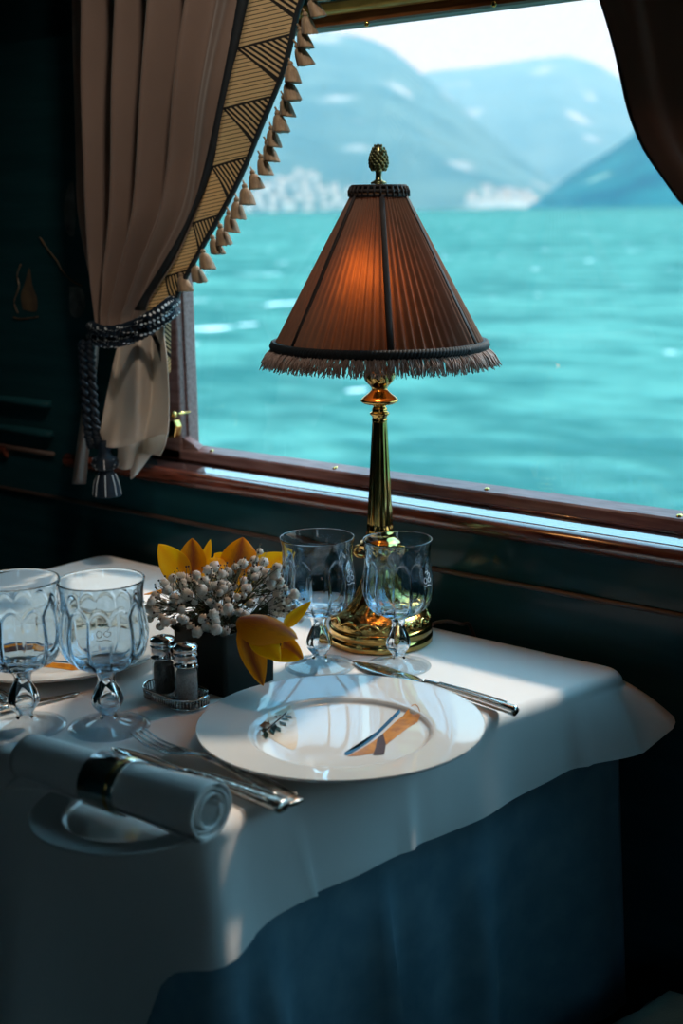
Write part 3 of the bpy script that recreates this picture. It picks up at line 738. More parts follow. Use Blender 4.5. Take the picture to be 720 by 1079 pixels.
shaker(pp, 'pepper', 'glass shaker of dark pepper with chrome cap, behind the salt', 'pepper_shaker')
# ------------------------------------------------------------------ flowers
px0, px1, py0, py1 = -1.060, -.981, .960, 1.040
pot = empty('flower_pot', ((px0+px1)/2, (py0+py1)/2, TZ), label='square black-green pot holding the yellow orchids and white gypsophila', cat='pot')
hw = .0395
def potring(h, s, z, k=6):
    out = []
    for cx, cy, a0 in ((1, 1, 0), (-1, 1, 90), (-1, -1, 180), (1, -1, 270)):
        for i in range(k): a = rad(a0+90*i/(k-1)); out.append((cx*(h-s)+s*cos(a), cy*(h-s)+s*sin(a), z))
    return out
rings = [potring(.0365, .004, 0), potring(.038, .005, .001), potring(hw, .005, .066), potring(hw, .005, .068), potring(hw-.003, .004, .068), potring(hw-.003, .004, .055)]
n = len(rings[0]); vs = sum(rings, []); fs = [tuple(range(n-1, -1, -1))]
for k in range(len(rings)-1): fs += [(k*n+j, k*n+(j+1) % n, (k+1)*n+(j+1) % n, (k+1)*n+j) for j in range(n)]
MB().add(vs, fs).build('vessel', 'green_pot', pot, auto=40)
MB().add(potring(hw-.003, .004, .0555), [tuple(range(n))]).build('moss', 'leaf', pot, False)
lf = MB()
pc = Vector((0, 0, .07))
def petal_grid(base, tip, width, normal, cup=.25, curl=0.0, shape=.85, nu=8, nv=14):
    base, tip, normal = Vector(base), Vector(tip), Vector(normal)
    d = tip-base; l = d.length; d.normalize(); s = d.cross(normal).normalized(); nn = s.cross(d).normalized()
    def f(u, v):
        w = width*.5*(sin(pi*min(1, v**shape*.97+.03))**.75)*(1 - .0*v)
        if v > .96: w *= (1-v)/.04
        a = (u-.5)*2
        return base + d*(l*v) + s*(a*w) + nn*(cup*width*(a*a)*sin(pi*min(1, v+.05))*.9 + curl*l*(v*v) - cup*width*.5*sin(pi*v))
    return f, nu, nv
for k in range(46):
    a = random.uniform(0, 2*pi); e = random.uniform(.1, 1.2); l = random.uniform(.018, .034)
    b0 = Vector((random.uniform(-.03, .03), random.uniform(-.03, .03), .062)); t = b0 + Vector((cos(a)*cos(e), sin(a)*cos(e), sin(e)*.8))*l
    f, nu, nv = petal_grid(b0, t, .011, (cos(a+.6), sin(a+.6), .9), .15)
    lf.grid(f, 4, 6)
lf.build('leaves', 'leaf', pot)

def orchid(label, base, petals, throat=None):
    r = empty('orchid_bloom', base, label=label, cat='flower', group='yellow orchids in the pot')
    for (b, t, w, nrm, cup, curl, mt, sh) in petals:
        f, nu, nv = petal_grid(b, t, w, nrm, cup, curl, sh)
        MB().grid(f, nu, nv).build('petal', mt, r, solid=.0007, sub=1, world=True)
    if throat:
        c = Vector(throat); t = MB(); t.tube([c, c+Vector((.003, -.003, .001)), c+Vector((.006, -.007, 0))], [.003, .0045, .0052], 12, caps=False); t.build('lip', 'petal', r, solid=.0006, world=True)
        q = MB(); q.tube([c+Vector((.002, -.002, .001)), c+Vector((.007, -.0075, .001))], [.003, .0032], 10); q.build('column', 'brown_paint', r, world=True)
    MB().tube([Vector(base), Vector(base)*.5 + Vector((pot.location.x, pot.location.y, TZ+.07))*.5, Vector((pot.location.x, pot.location.y, TZ+.062))], .0018, 6).build('stalk', 'stem', r, world=True)
    return r
D = 1.55
TC = -FW                                     # towards the viewer
def A(x, y, d=D): return atd(x, y, d)
cs, pk = 'petal_streak', 'petal'
orchid('yellow orchid at the upper left of the bouquet beside a rust-streaked petal', A(196, 606), [
    (A(196, 612), A(167, 573, 1.54), .034, TC+RT*.3, .10, .02, pk, .75),
    (A(204, 608), A(202, 567, 1.545), .034, TC-RT*.2, .18, -.03, cs, .8),
    (A(212, 605), A(222, 568, 1.56), .012, TC, .12, 0, pk, .8),
    (A(212, 608), A(238, 590, 1.57), .030, TC+UP*.3, .12, 0, pk, .8),
    (A(190, 620), A(152, 628, 1.55), .013, UP+TC*.3, .2, .05, cs, .8),
    (A(208, 600, 1.56), A(217, 583, 1.575), .026, TC, .1, .0, cs, .8)], None)
orchid('orange-backed orchid at the top centre of the bouquet', A(252, 600, 1.57), [
    (A(250, 606, 1.57), A(256, 566, 1.565), .045, TC, -.22, -.02, cs, .72),
    (A(258, 604, 1.57), A(306, 584, 1.575), .030, TC+UP*.5, .12, .02, pk, .7),
    (A(246, 604, 1.57), A(226, 583, 1.58), .028, TC, .12, 0, pk, .8),
    (A(256, 606, 1.56), A(276, 626, 1.56), .024, TC, .12, 0, pk, .8),
    (A(250, 606, 1.56), A(262, 640, 1.555), .020, TC+RT*.3, .12, 0, pk, .8)], None)
orchid('large drooping yellow orchid hanging over the right side of the pot', A(270, 655, 1.425), [
    (A(250, 652, 1.420), A(314, 668, 1.400), .046, UP+TC*.7, -.42, -.10, cs, .8),
    (A(256, 656, 1.420), A(276, 723, 1.400), .034, TC-RT*.5, -.2, -.05, cs, .72),
    (A(268, 664, 1.410), A(296, 697, 1.390), .029, TC+UP*.25, -.15, .05, pk, .65),
    (A(292, 672, 1.410), A(320, 694, 1.410), .026, TC*.8-RT*.6, .20, .03, cs, .7),
    (A(284, 688, 1.410), A(316, 696, 1.400), .022, TC*.7+UP, .12, .02, pk, .7),
    (A(300, 660, 1.410), A(328, 634, 1.425), .0135, TC+UP*.3, .2, .06, pk, .6)], A(293, 677, 1.410))
# baby's breath: sprigs of round white flower heads
proto = MB()
def fluffy(mb, r):
    n, m = 14, 9
    vs = []
    for i in range(m+1):
        t = pi*i/m
        for j in range(n):
            a = 2*pi*(j + .5*(i % 2))/n; q = r*(1 + (.20 if (i+j) % 2 else -.14)*sin(t) + random.uniform(-.08, .08)); vs.append((q*sin(t)*cos(a), q*sin(t)*sin(a), q*cos(t)))
    mb.add(vs, [(i*n+j, (i+1)*n+j, (i+1)*n+(j+1) % n, i*n+(j+1) % n) for i in range(m) for j in range(n)])
fluffy(proto, .0042)
bl0 = None
heads_px = [(219,601),(207,606),(200,612),(226,597),(233,606),(243,604),(240,611),(232,625),(224,636),(213,640),(237,644),(205,635),(198,627),(192,640),(202,648),(180,610),(186,616),(176,622),
 (213,622),(221,618),(248,597),(256,594),(262,587),(274,581),(268,590),(278,592),(247,618),(250,629),(239,633),(243,651),(233,655),(225,648),(214,652),(201,660),(190,652),(172,636),(166,640),(160,634),
 (163,645),(158,652),(170,650),(178,645),(184,630),(189,607),(264,604),(262,612),(270,607),(257,612),(275,613),(272,623),(281,622),(287,616),(256,628),(264,636),(277,634),(284,630),(289,636),(293,625),
 (298,630),(302,640),(295,645),(300,620),(308,628),(282,610),(290,606),(296,612),(247,640),(258,620),(266,627),(234,615),(216,612),(194,618),(206,618),(182,638),(175,655),(169,660),(246,661),(252,645),
 (281,604),(268,600),(292,598),(240,622),(228,629),(211,630),(222,607),(230,640),(304,634),(288,642),(316,650),(311,640),(164,628),(157,641),(183,655),(195,632),(261,620),(275,601),(310,648),(217,657),(208,666),(222,664)]
def sprig(pts, idx, label):
    global bl0
    base = Vector((pot.location.x + random.uniform(-.02, .02), pot.location.y+random.uniform(-.02, .02), TZ+.062))
    r = empty('gypsophila_sprig', base, label=label, cat='flower', group='white gypsophila sprigs in the pot')
    st = MB(); bd = MB()
    cen = sum((p for p, _ in pts), Vector())/len(pts); hub = base.lerp(cen, .55)
    st.tube([base, hub], .0009, 5)
    for p, s in pts:
        mid = hub.lerp(p, .5) + Vector((random.uniform(-.004, .004), random.uniform(-.004, .004), .003))
        st.tube([hub, mid, p], .0005, 4)
        if bl0 is None: o = proto.build('blossom', 'blossom', r); bl0 = o
        else:
            o = bl0.copy(); COL.objects.link(o); o.parent = r
        o.location = p - base; o.scale = (s, s, s*.95); o.rotation_euler = (random.random()*3, random.random()*3, random.random()*3)
        for _ in range(3):
            e = p + Vector((random.uniform(-1, 1), random.uniform(-1, 1), random.uniform(-.6, 1)))*.011
            st.tube([mid, e], .0003, 4); bd.ball(e, random.uniform(.0008, .0014), 6, 4)
    st.build('stems', 'stem', r, world=True); tag(bd.build('buds', 'bud', r, world=True), kind='stuff')
pp_ = []
for _ in range(64):
    t_ = random.uniform(0, 2*pi); q_ = sqrt(random.random()); heads_px.append((238 + 78*q_*cos(t_), 632 + 34*q_*sin(t_)))
for x, y in heads_px:
    dd = 1.415 + .045*random.random() + .0013*max(0, 668-y) + .0004*abs(x-232)
    if x > 286: dd = min(dd, 1.465)
    pp_.append((x, y, A(x, y, dd), random.uniform(.85, 1.5)))
pp_.sort(key=lambda q: (int((q[0]-150)//29), q[1]))
ns = 12; per = len(pp_)/ns
names = {0: 'far left edge of the bouquet, above the pepper', 1: 'left edge of the bouquet, low beside the pepper'}
for k in range(ns):
    sub = pp_[int(k*per):int((k+1)*per)]
    mx_, my_ = sum(q[0] for q in sub)/len(sub), sum(q[1] for q in sub)/len(sub)
    where = ('upper' if my_ < 622 else 'lower') + ' ' + ['far left', 'left', 'left of centre', 'centre', 'right of centre', 'right'][min(5, int((mx_-158)/26))]
    sprig([(q[2], q[3]) for q in sub], k, 'sprig of white gypsophila in the ' + where + ' of the bouquet')
_seen = {}
for o in [o for o in S.objects if o.name.startswith('gypsophila_sprig')]:
    _seen.setdefault(o['label'], []).append(o)
for lb, os_ in _seen.items():
    if len(os_) > 1:
        os_.sort(key=lambda o: -max((c.matrix_basis.translation.z for c in o.children if c.name.startswith('blossom')), default=0))
        for o, w_ in zip(os_, ('topmost sprig', 'next lower sprig', 'lowest sprig', 'bottom sprig')): o['label'] = lb.replace('sprig', w_, 1)

# ------------------------------------------------------------------ table lamp
lb_ = onz(401, 674) + Vector((0, 0, .0006)); lamp = empty('table_lamp', lb_, 0, label='brass table lamp with pleated brown fringed shade by the window', cat='lamp')
def nf(n, amp): return lambda a, z, r: 1 + amp*cos(n*a)
MB().lathe([(.0005, 0), (.0605, 0), (.0620, .0015), (.0620, .0090), (.0600, .0102), (.0592, .0112), (.0612, .0125), (.0614, .0205), (.0600, .0218), (.0585, .0222), (.0005, .0222)], 72).build('plinth', 'brass', lamp)
dm = crs([(.0585, .0218), (.0575, .0300), (.0545, .0345), (.0490, .0385), (.0400, .0440), (.0320, .0500), (.0265, .0570), (.0232, .0640), (.0205, .0720), (.0180, .0800), (.0165, .0880), (.0150, .0960)], 5)
MB().lathe(dm, 96, lambda a, z, r: 1 + .035*sin(8*a)*sstep(.036, .046, z)*sstep(.095, .075, z)).build('dome', 'brass_dark', lamp)
gu = MB()         # guilloche band on the dome edge
for k in range(14):
    a0 = 2*pi*k/14
    for sg in (-1, 1):
        gu.tube([((.0590-.003*abs(sin(pi*t)))*cos(a0+t*2*pi/14), (.0590-.003*abs(sin(pi*t)))*sin(a0+t*2*pi/14), .0285+sg*.0055*sin(pi*t)) for t in [i/8 for i in range(9)]], .0013, 6)
    gu.ball((.0575*cos(a0+pi/14), .0575*sin(a0+pi/14), .0285), .0028, 8, 6)
gu.build('guilloche_band', 'brass', lamp)
ac = MB()         # acanthus leaves climbing the flared skirt
for k in range(8):
    a0 = 2*pi*(k+.5)/8
    for j in range(3):
        pts = []
        for i in range(8):
            t = i/7; z = .042+.040*t; r = interp([(q[1], q[0]) for q in dm], z)+.0012
            aa = a0 + (j-1)*.20*(1-t)*1.1
            pts.append((r*cos(aa), r*sin(aa), z))
        ac.tube(pts, [.0030*(1-i/9) for i in range(8)], 6, .0016)
ac.build('acanthus_leaves', 'brass_dark', lamp)
MB().lathe(crs([(.0150, .0955), (.0185, .0985), (.0200, .1030), (.0180, .1070), (.0200, .1100), (.0242, .1150), (.0235, .1190), (.0190, .1225), (.0165, .1260), (.0170, .1290), (.0155, .1320)], 4), 64, lambda a, z, r: 1+.04*cos(12*a)*gs(z, .114, .006)).build('knop', 'brass', lamp)
for k in range(4):
    a0 = 2*pi*k/4 + .5
    pts = [(.020, .100), (.027, .101), (.0305, .106), (.029, .1115), (.0245, .1125), (.0232, .1085), (.026, .1065)]
    MB().tube([(r*cos(a0), r*sin(a0), z) for r, z in crs(pts, 5)], .0019, 7).build('scroll_ornament', 'brass', lamp)
def flut(a, z, r): return 1 - .10*(abs(sin(7*a))**.6) * sstep(.130, .14, z)*sstep(.262, .256, z) + .0
MB().lathe([(.0155, .1315), (.0158, .134), (.0158, .138), (.0150, .140)] + [(.0152-.0064*t, .142+.118*t) for t in [i/10 for i in range(11)]] + [(.0086, .2615), (.0092, .2630), (.0082, .2650)], 112, flut).build('fluted_stem', 'brass', lamp)
MB().lathe(crs([(.0082, .2640), (.0088, .2670), (.0110, .2695), (.0112, .2715), (.0090, .2730), (.0086, .2760), (.0072, .2785), (.0080, .2800), (.0165, .2815), (.0205, .2835), (.0218, .2855), (.0200, .2885), (.0140, .2930), (.0098, .2970), (.0088, .2995)], 4), 64).build('collar', 'brass', lamp)
MB().lathe(crs([(.0088, .2990), (.0105, .3020), (.0150, .3070), (.0172, .3120), (.0176, .3170), (.0150, .3210), (.0090, .3240), (.0085, .34), (.0080, .37)], 4), 64, lambda a, z, r: 1 + .05*cos(10*a + 300*z)*gs(z, .312, .008)).build('socket_cup', 'brass_dark', lamp)
MB().lathe(crs([(.0080, -.045), (.0095, -.039), (.012, -.030), (.0165, -.015), (.0185, 0), (.0165, .015), (.010, .024), (.0002, .027)], 4), 32).build('light_bulb', 'bulb', lamp).location = (.045*cos(cam_dir-.28), .045*sin(cam_dir-.28), .392)
from mathutils import Quaternion
lamp.rotation_euler = Quaternion(_fh, .0075).to_euler()      # the lamp leans a little
# shade
ST, SB, RTOP, RBOT = .5140, .3500, .0305, .1165
def rs(z): return RBOT + (RTOP-RBOT)*(z-SB)/(ST-SB)
sh = MB(); npl = 66
def shf(u, v):
    a = 2*pi*u; z = SB + (ST-SB)*v; r = rs(z); ph = (u*npl) % 1
    r += (.0062*(1-.66*v) + .0003)*(abs(ph-.5)*2-.5) + .0010*sin(u*2*pi*6*1.0+2)*sin(pi*v)
    return (r*cos(a), r*sin(a), z)
sh.grid(shf, npl*6, 10)
so = sh.build('pleated_shade', 'shade', lamp); so['label'] = 'pleated translucent brown silk shade, lit from inside'
for k in range(6):
    a = cam_dir + rad(4) + k*pi/3
    MB().tube([((rs(SB+(ST-SB)*t)+.0018)*cos(a), (rs(SB+(ST-SB)*t)+.0018)*sin(a), SB+(ST-SB)*t) for t in [i/6 for i in range(7)]], [.0036]*4+[.0032, .003, .0028], 8, .0012, up=(cos(a), sin(a), .5)).build('rib_tape', 'tape', lamp)
def braid(name, r0, z0, rad_, waves, amp, m):
    mb = MB()
    for ph in range(3):
        pts = []
        nseg = waves*6
        for i in range(nseg+1):
            t = 2*pi*i/nseg; o_ = 2*pi*(ph/3) + waves*t
            pts.append(((r0+amp*cos(o_))*cos(t), (r0+amp*cos(o_))*sin(t), z0+amp*1.3*sin(o_)))
        mb.tube(pts, rad_, 6, caps=False)
    return mb.build(name, m, lamp)
braid('lower_braid', .1195, .3490, .0030, 60, .0026, 'navy_tape')
tb_ = MB()
for z, q in ((.5235, .0295), (.5185, .0308), (.5135, .0318)):
    tb_.tube([(q*cos(2*pi*i/48), q*sin(2*pi*i/48), z) for i in range(49)], .0022, 6, caps=False)
for k in range(30):
    a = 2*pi*k/30; tb_.tube([(.0312*cos(a), .0312*sin(a), .5235), (.0335*cos(a), .0335*sin(a), .5185), (.0335*cos(a), .0335*sin(a), .5125)], .0014, 5)
tb_.lathe([(.0285, .5115), (.0285, .5245)], 48)
tb_.build('top_braid', 'tape', lamp)
MB().lathe([(.0003, .5262), (.026, .5256), (.0295, .5245), (.0298, .5235), (.0003, .5235)], 48).build('shade_cap', 'silver_old', lamp)
fr = MB()
for i in range(1500):
    a = 2*pi*i/1500 + random.uniform(-.006, .006); l = random.uniform(.0155, .0225); fl = random.uniform(.40, .85); da = random.uniform(-.05, .05)
    r0 = .1185 + random.uniform(-.002, .002); z0 = .3475
    r1 = r0 + l*fl; z1 = z0 - l
    fr.tube([(r0*cos(a), r0*sin(a), z0), ((r0+(r1-r0)*.6)*cos(a+da*.3), (r0+(r1-r0)*.6)*sin(a+da*.3), z0-l*.45), (r1*cos(a+da), r1*sin(a+da), z1)], [.0007, .0009, .0005], 4)
fo = fr.build('fringe', 'fringe', lamp); fo['label'] = 'frayed pinkish brown thread fringe'
fn = MB()
fn.lathe([(.0003, .5262), (.0088, .5262), (.0090, .5280), (.0075, .5290), (.0040, .5310), (.0034, .5350), (.0036, .5390), (.0050, .5410), (.0075, .5420)], 24)
core = crs([(.0060, .5412), (.0088, .5445), (.0098, .5500), (.0092, .5560), (.0070, .5625), (.0040, .5670), (.0003, .5692)], 4)
fn.lathe(core, 24)
for k in range(9):
    t = k/8; z = .5425 + .0245*t; r = interp([(q[1], q[0]) for q in core], z)
    nn = max(5, int(12*r/.0098))
    for j in range(nn):
        a = 2*pi*(j+.5*(k % 2))/nn; fn.ball((r*cos(a), r*sin(a), z), .0023*(1-.35*t), 6, 5, (1, 1, 1.25))
fn.build('pine_cone_finial', 'bronze', lamp)
cdp = [ony(440, 668, 1.262), ony(455, 658, 1.285), ony(470, 654, 1.295), ony(486, 657, 1.305), ony(496, 665, 1.318)]
cdp = [(lb_.x+.052, lb_.y+.03, TZ+.008)] + [tuple(p) for p in cdp[1:]] + [(cdp[-1].x+.01, 1.3245, TZ-.05), (cdp[-1].x+.012, 1.3255, TZ-.2)]
cdp = [(x, y, max(z, TZ+.0032) if y < 1.319 else z) for x, y, z in cdp]
MB().tube(crs(cdp, 6), .0022, 8).build('cord', 'cord', lamp, world=True)
# ------------------------------------------------------------------ left curtain
for k_, s_ in (('curtain', .30), ('curtain_lit', .25), ('curtain_dark', .32), ('band', .35), ('tassel', .3)): translucent(k_, s_, (1, .92, .84))
CY = 1.262
def PX(tab): return crs([(p.z, p.x) for p in (ony(x, y, CY) for x, y in tab)], 5)
def zx(tab):
    t = sorted(PX(tab)); return lambda z: interp(t, z)
xl = zx([(74, -30), (75, 0), (76, 60), (78, 120), (80, 180), (81, 230), (87, 290), (97, 335), (100, 350)])
xs = zx([(262, -30), (259, 0), (245, 79), (226, 170), (213, 218), (197, 250), (182, 274), (166, 300), (152, 322), (142, 336)])
xb = zx([(272, -30), (267, 0), (254, 63), (229, 177), (212, 221), (188, 274), (163, 313), (158, 330)])
xr = zx([(325, -30), (311, 0), (297, 60), (271, 126), (249, 180), (224, 227), (194, 281), (181, 312), (178, 330)])
ztop, ztie = 1.66, 1.085
cu = empty('window_curtain', (-1.40, CY, 1.10), label='taupe satin curtain with tan patterned border, tied back at the left of the window', cat='curtain', group='window curtains')
def folds(s, z):
    q = sstep(1.10, 1.45, z)
    ph = 2*pi*(5.2*s**1.15)
    a = (.010 + .014*q)*(1-sstep(.62, .95, s)*.85)
    y = a*sin(ph) + .35*a*sin(2*ph+.7) + .012*sstep(.55, 1, s)*sin((z-1.1)*22 + s*5)*sstep(1.1, 1.2, z)*.5
    return y
def mainf(u, v):
    z = ztop + (ztie-ztop)*v; x = xl(z) + (xs(z)-xl(z))*u
    return (x, CY - .004 + folds(u, z) + .02*(1-sstep(1.08, 1.3, z))*(2*u-1)**2, z)
MB().grid(mainf, 130, 60).build('drape', 'curtain', cu, world=True, solid=.0015)
def tapef(u, v):
    z = ztop + (1.122-ztop)*v; a = xs(z)-.003; b = xb(z)+.001; return (a + (b-a)*u, CY - .010 + .006*sin(u*pi)*-1, z)
MB().grid(tapef, 4, 60).build('border_edge', 'navy_tape', cu, world=True, solid=.002)
def bandf(u, v):
    z = ztop + (1.122-ztop)*v; a = xb(z); b = xr(z); return (a + (b-a)*u, CY - .008 + .012*u + .004*sin(v*9), z - .010*u)
bl = (ztop-1.122)
MB().grid(bandf, 8, 70, lambda u, v: (u, v*bl/.0685+.12)).build('patterned_border', 'band', cu, world=True, solid=.002)
MB().tube([(xr(z)+.0012, CY+.004, z-.010) for z in [ztop + (1.128-ztop)*i/50 for i in range(51)]], .0042, 8, .003).build('border_piping', 'navy_tape', cu, world=True)
# tassels
tp = MB()
tp.tube([(0, 0, 0), (.003, 0, -.004)], .0011, 6)
tp.ball((.0042, 0, -.0065), .0034, 10, 6)
sk = crs([(.0026, 0), (.0052, .003), (.0068, .008), (.0080, .014), (.0090, .0195)], 4)
vs = []; n = 28
for r, z in sk:
    for j in range(n):
        a = 2*pi*j/n; q = r*(1+.10*(1 if j % 2 else -1)); zz = z + (.0015*((j*7) % 5)/4 if z > .018 else 0)
        vs.append((.0055 + q*cos(a) + zz*.32, q*sin(a), -.0085 - zz*.92))
tp.add(vs, [(i*n+j, i*n+(j+1) % n, (i+1)*n+(j+1) % n, (i+1)*n+j) for i in range(len(sk)-1) for j in range(n)] + [tuple(range((len(sk)-1)*n, len(sk)*n))])
t0 = None
for (x, y) in [(328, -22), (324, -2), (320, 14), (314, 30), (310, 47), (305, 66), (301, 84), (297, 101), (291, 118), (285, 134), (279, 149), (273, 164), (265, 181), (257, 195), (249, 209), (240, 223), (231, 237), (222, 250), (212, 264), (202, 277), (189, 289), (192, 310)][:-1]:
    q = ony(x-1, y-5, CY+.004)
    if t0 is None: t0 = o = tp.build('tassel', 'tassel', cu)
    else: o = t0.copy(); COL.objects.link(o); o.parent = cu
    k = random.uniform(1.02, 1.14); o.scale = (k, k, k); o.rotation_euler = (random.uniform(-.15, .15), random.uniform(-.12, .12), random.uniform(-.4, .4))
    o.location = q - cu.location
# below the tie
YB = 1.245
TL = [(128, 346), (124, 365), (117, 395), (110, 430), (104, 462), (103, 470)]
TR = [(176, 328), (173, 350), (176, 380), (178, 415), (178, 445), (177, 461)]
tl = crs(TL, 5); trr = crs(TR, 5)
def lowf(u, v):
    i = v*(len(tl)-1); k = int(min(i, len(tl)-2)); f = i-k
    a = [p+(q-p)*f for p, q in zip(tl[k], tl[k+1])]; b = [p+(q-p)*f for p, q in zip(trr[k], trr[k+1])]
    x = a[0]+(b[0]-a[0])*u; y = a[1]+(b[1]-a[1])*u
    amp = .016*sin(pi*min(1, v*1.0+.12))
    dy = amp*sin(u*2*pi*1.55+.9 - v*1.6) + .010*gs(u, .78-.1*v, .09) - .008*gs(u, .30-.15*v, .10) - .03*sstep(.0, .5, v)
    return ony(x, y + 4*sin(u*5)*v, YB + .012 + dy)
MB().grid(lowf, 50, 40).build('lower_drape', 'curtain_lit', cu, world=True, solid=.0015)
def low2(u, v):
    x = 122 + 54*u + 3*sin(v*3); y = 452 + 40*v*(1-.25*u) + 5*sin(u*6)
    return ony(x - 8*v*u, y, 1.262 - .018*sin(u*7+.5) + .0*v)
MB().grid(low2, 36, 10).build('hem_fold', 'curtain_lit', cu, world=True, solid=.0015)
def low3(u, v):
    x = 138 + 22*u*(1-.7*v); y = 478 + 27*v - 6*u*v
    return ony(x, y, 1.268 - .008*sin(u*4))
MB().grid(low3, 12, 10).build('hem_tail', 'curtain_lit', cu, world=True, solid=.0015)
def low4(u, v):
    x = (96 - 20*v) + (8+6*v)*u; y = 362 + 148*v
    return ony(x, y, 1.285 - .008*sin(u*5))
MB().grid(low4, 10, 24).build('back_fold', 'curtain', cu, world=True, solid=.0015)
def low5(u, v):     # pale lining and border end beyond the gather
    x = 164 + 16*u - 4*v*(1-u); y = 338 + 62*v - 8*u
    return ony(x, y, 1.275 - .006*sin(u*4))
MB().grid(low5, 10, 16, lambda u, v: (u, v)).build('border_end', 'band', cu, world=True, solid=.0015)
MB().tube([ony(x, y, 1.238) for x, y in crs([(160, 350), (166, 362), (171, 378), (176, 396)], 4)], .0030, 6).build('border_end_piping', 'navy_tape', cu, world=True)

# ------------------------------------------------------------------ tieback rope with tassel
tk = empty('curtain_tieback', ony(130, 345, 1.235), label='navy braided rope tieback with white flecks and a hanging tassel around the left curtain', cat='tieback')
def rope(pts, R, r, turns, name, strands=3, m_='rope'):
    pts = [Vector(p) for p in pts]; k = len(pts)
    for s_ in range(strands):
        out = []
        for i, p in enumerate(pts):
            d = (pts[min(i+1, k-1)]-pts[max(0, i-1)]).normalized(); a = d.cross(Vector((0, 0, 1)))
            if a.length < .05: a = d.cross(Vector((1, 0, 0)))
            a.normalize(); b = a.cross(d); t = 2*pi*(turns*i/(k-1) + s_/strands)
            out.append(p + a*(R*cos(t)) + b*(R*sin(t)))
        MB().tube(out, r, 10, vs_=105, up=(.3, .2, 1)).build(name, m_, tk, world=True)
for dy, dyy in ((-6, 0), (5, .004)):
    path = [ony(x, y+dy, Y+dyy) for x, y, Y in crs([(97, 350, 1.275), (99, 352, 1.232), (108, 355, 1.215), (122, 355, 1.205), (140, 350, 1.205), (158, 341, 1.210), (172, 331, 1.222), (180, 325, 1.245), (184, 322, 1.30)], 10)]
    rope(path, .0042, .0046, 11, 'rope')
for kx in (-11, -3):
    rope([ony(x+kx, y, 1.222) for x, y in crs([(98, 360), (99, 385), (101, 420), (104, 455), (108, 470)], 10)], .0035, .0042, 8, 'hanging_cord', 2, 'navy')
tz = ony(110, 468, 1.222)
def tl_(prof, nm, m, n=24): return MB().lathe([(r, z) for r, z in prof], n, lambda a, z, r: 1+.05*cos(12*a), tz.x, tz.y, tz.z).build(nm, m, tk, world=True)
tl_(crs([(.004, .006), (.008, .002), (.0085, -.010), (.011, -.016), (.017, -.020), (.0185, -.027), (.016, -.033), (.0085, -.037)], 4), 'tassel_head', 'navy')
tl_(crs([(.0085, -.036), (.012, -.042), (.0165, -.054), (.019, -.070), (.0185, -.073), (.001, -.072)], 4), 'tassel_skirt', 'navy')
wl = MB()
for k in range(8):
    a = 2*pi*k/8
    wl.tube([(tz.x + r*cos(a), tz.y + r*sin(a), tz.z + z) for r, z in [(.0172, -.0195), (.0192, -.027), (.0166, -.0335)]], .0006, 5)
    wl.tube([(tz.x + r*cos(a), tz.y + r*sin(a), tz.z + z) for r, z in [(.0130, -.042), (.0172, -.054), (.0200, -.071)]], .0006, 5)
wl.build('white_stripes', 'white_thread', tk, world=True)
hk = empty('curtain_hook', ony(182, 437, 1.345), label='small brass hook on the frame beside the left curtain', cat='hook')
q = ony(183, 437, 1.355)
h = MB(); h.ball((q.x, q.y, q.z), .0052, 12, 8); h.tube([(q.x, q.y, q.z), (q.x-.001, 1.388, q.z)], .0022, 8)
h.build('knob', 'brass', hk, world=True)
pl_ = MB(); 
q2 = [ony(x, y, 1.34) for x, y in [(176, 444), (183, 443), (186, 450), (184, 461), (176, 462), (175, 452)]]
pl_.add([tuple(p) for p in q2] + [(p.x, p.y+.012, p.z) for p in q2], [tuple(range(6)), tuple(range(11, 5, -1))] + [(i, 6+i, 6+(i+1) % 6, (i+1) % 6) for i in range(6)])
pl_.build('mount', 'brass', hk, False, world=True, bevel=.002)

# ------------------------------------------------------------------ right curtain
xe = sorted([(p.z, p.x) for p in (ony(x, y, 1.30) for x, y in crs([(615, -80), (628, -30), (636, 0), (648, 40), (660, 78), (673, 122), (686, 158), (704, 188), (722, 214), (752, 238)], 5))] + [(1.175, -.50), (1.125, -.43), (1.095, -.405), (1.06, -.41), (.98, -.44), (.90, -.45)])
c2_ = empty('window_curtain', (-.45, 1.30, 1.25), label='dark brown curtain swept back at the upper right of the window', cat='curtain', group='window curtains')
zb = min(z for z, _ in xe)
def rcf(u, v):
    z = 1.66 + (zb-1.66)*v; a = interp(xe, z); b = -.22 - .07*exp(-((z-1.09)/.09)**2); x = a + (b-a)*u
    return (x, 1.292 + (.018*sin(2*pi*(3.6*u**.9)+.5+1.2*v) + .008*sin(2*pi*7*u+v*4))*sstep(0, .10, u) + .006*sin(v*26+u*3)*gs(u, .03, .12), z)
MB().grid(rcf, 110, 60).build('drape', 'curtain_dark', c2_, world=True, solid=.0015)
MB().tube([(interp(xe, z)-.001, 1.293 + .006*sin((1.66-z)/(1.66-zb)*26), z) for z in [1.66 + (zb-1.66)*i/60 for i in range(61)]], .0024, 6).build('edge_piping', 'navy_tape', c2_, world=True)

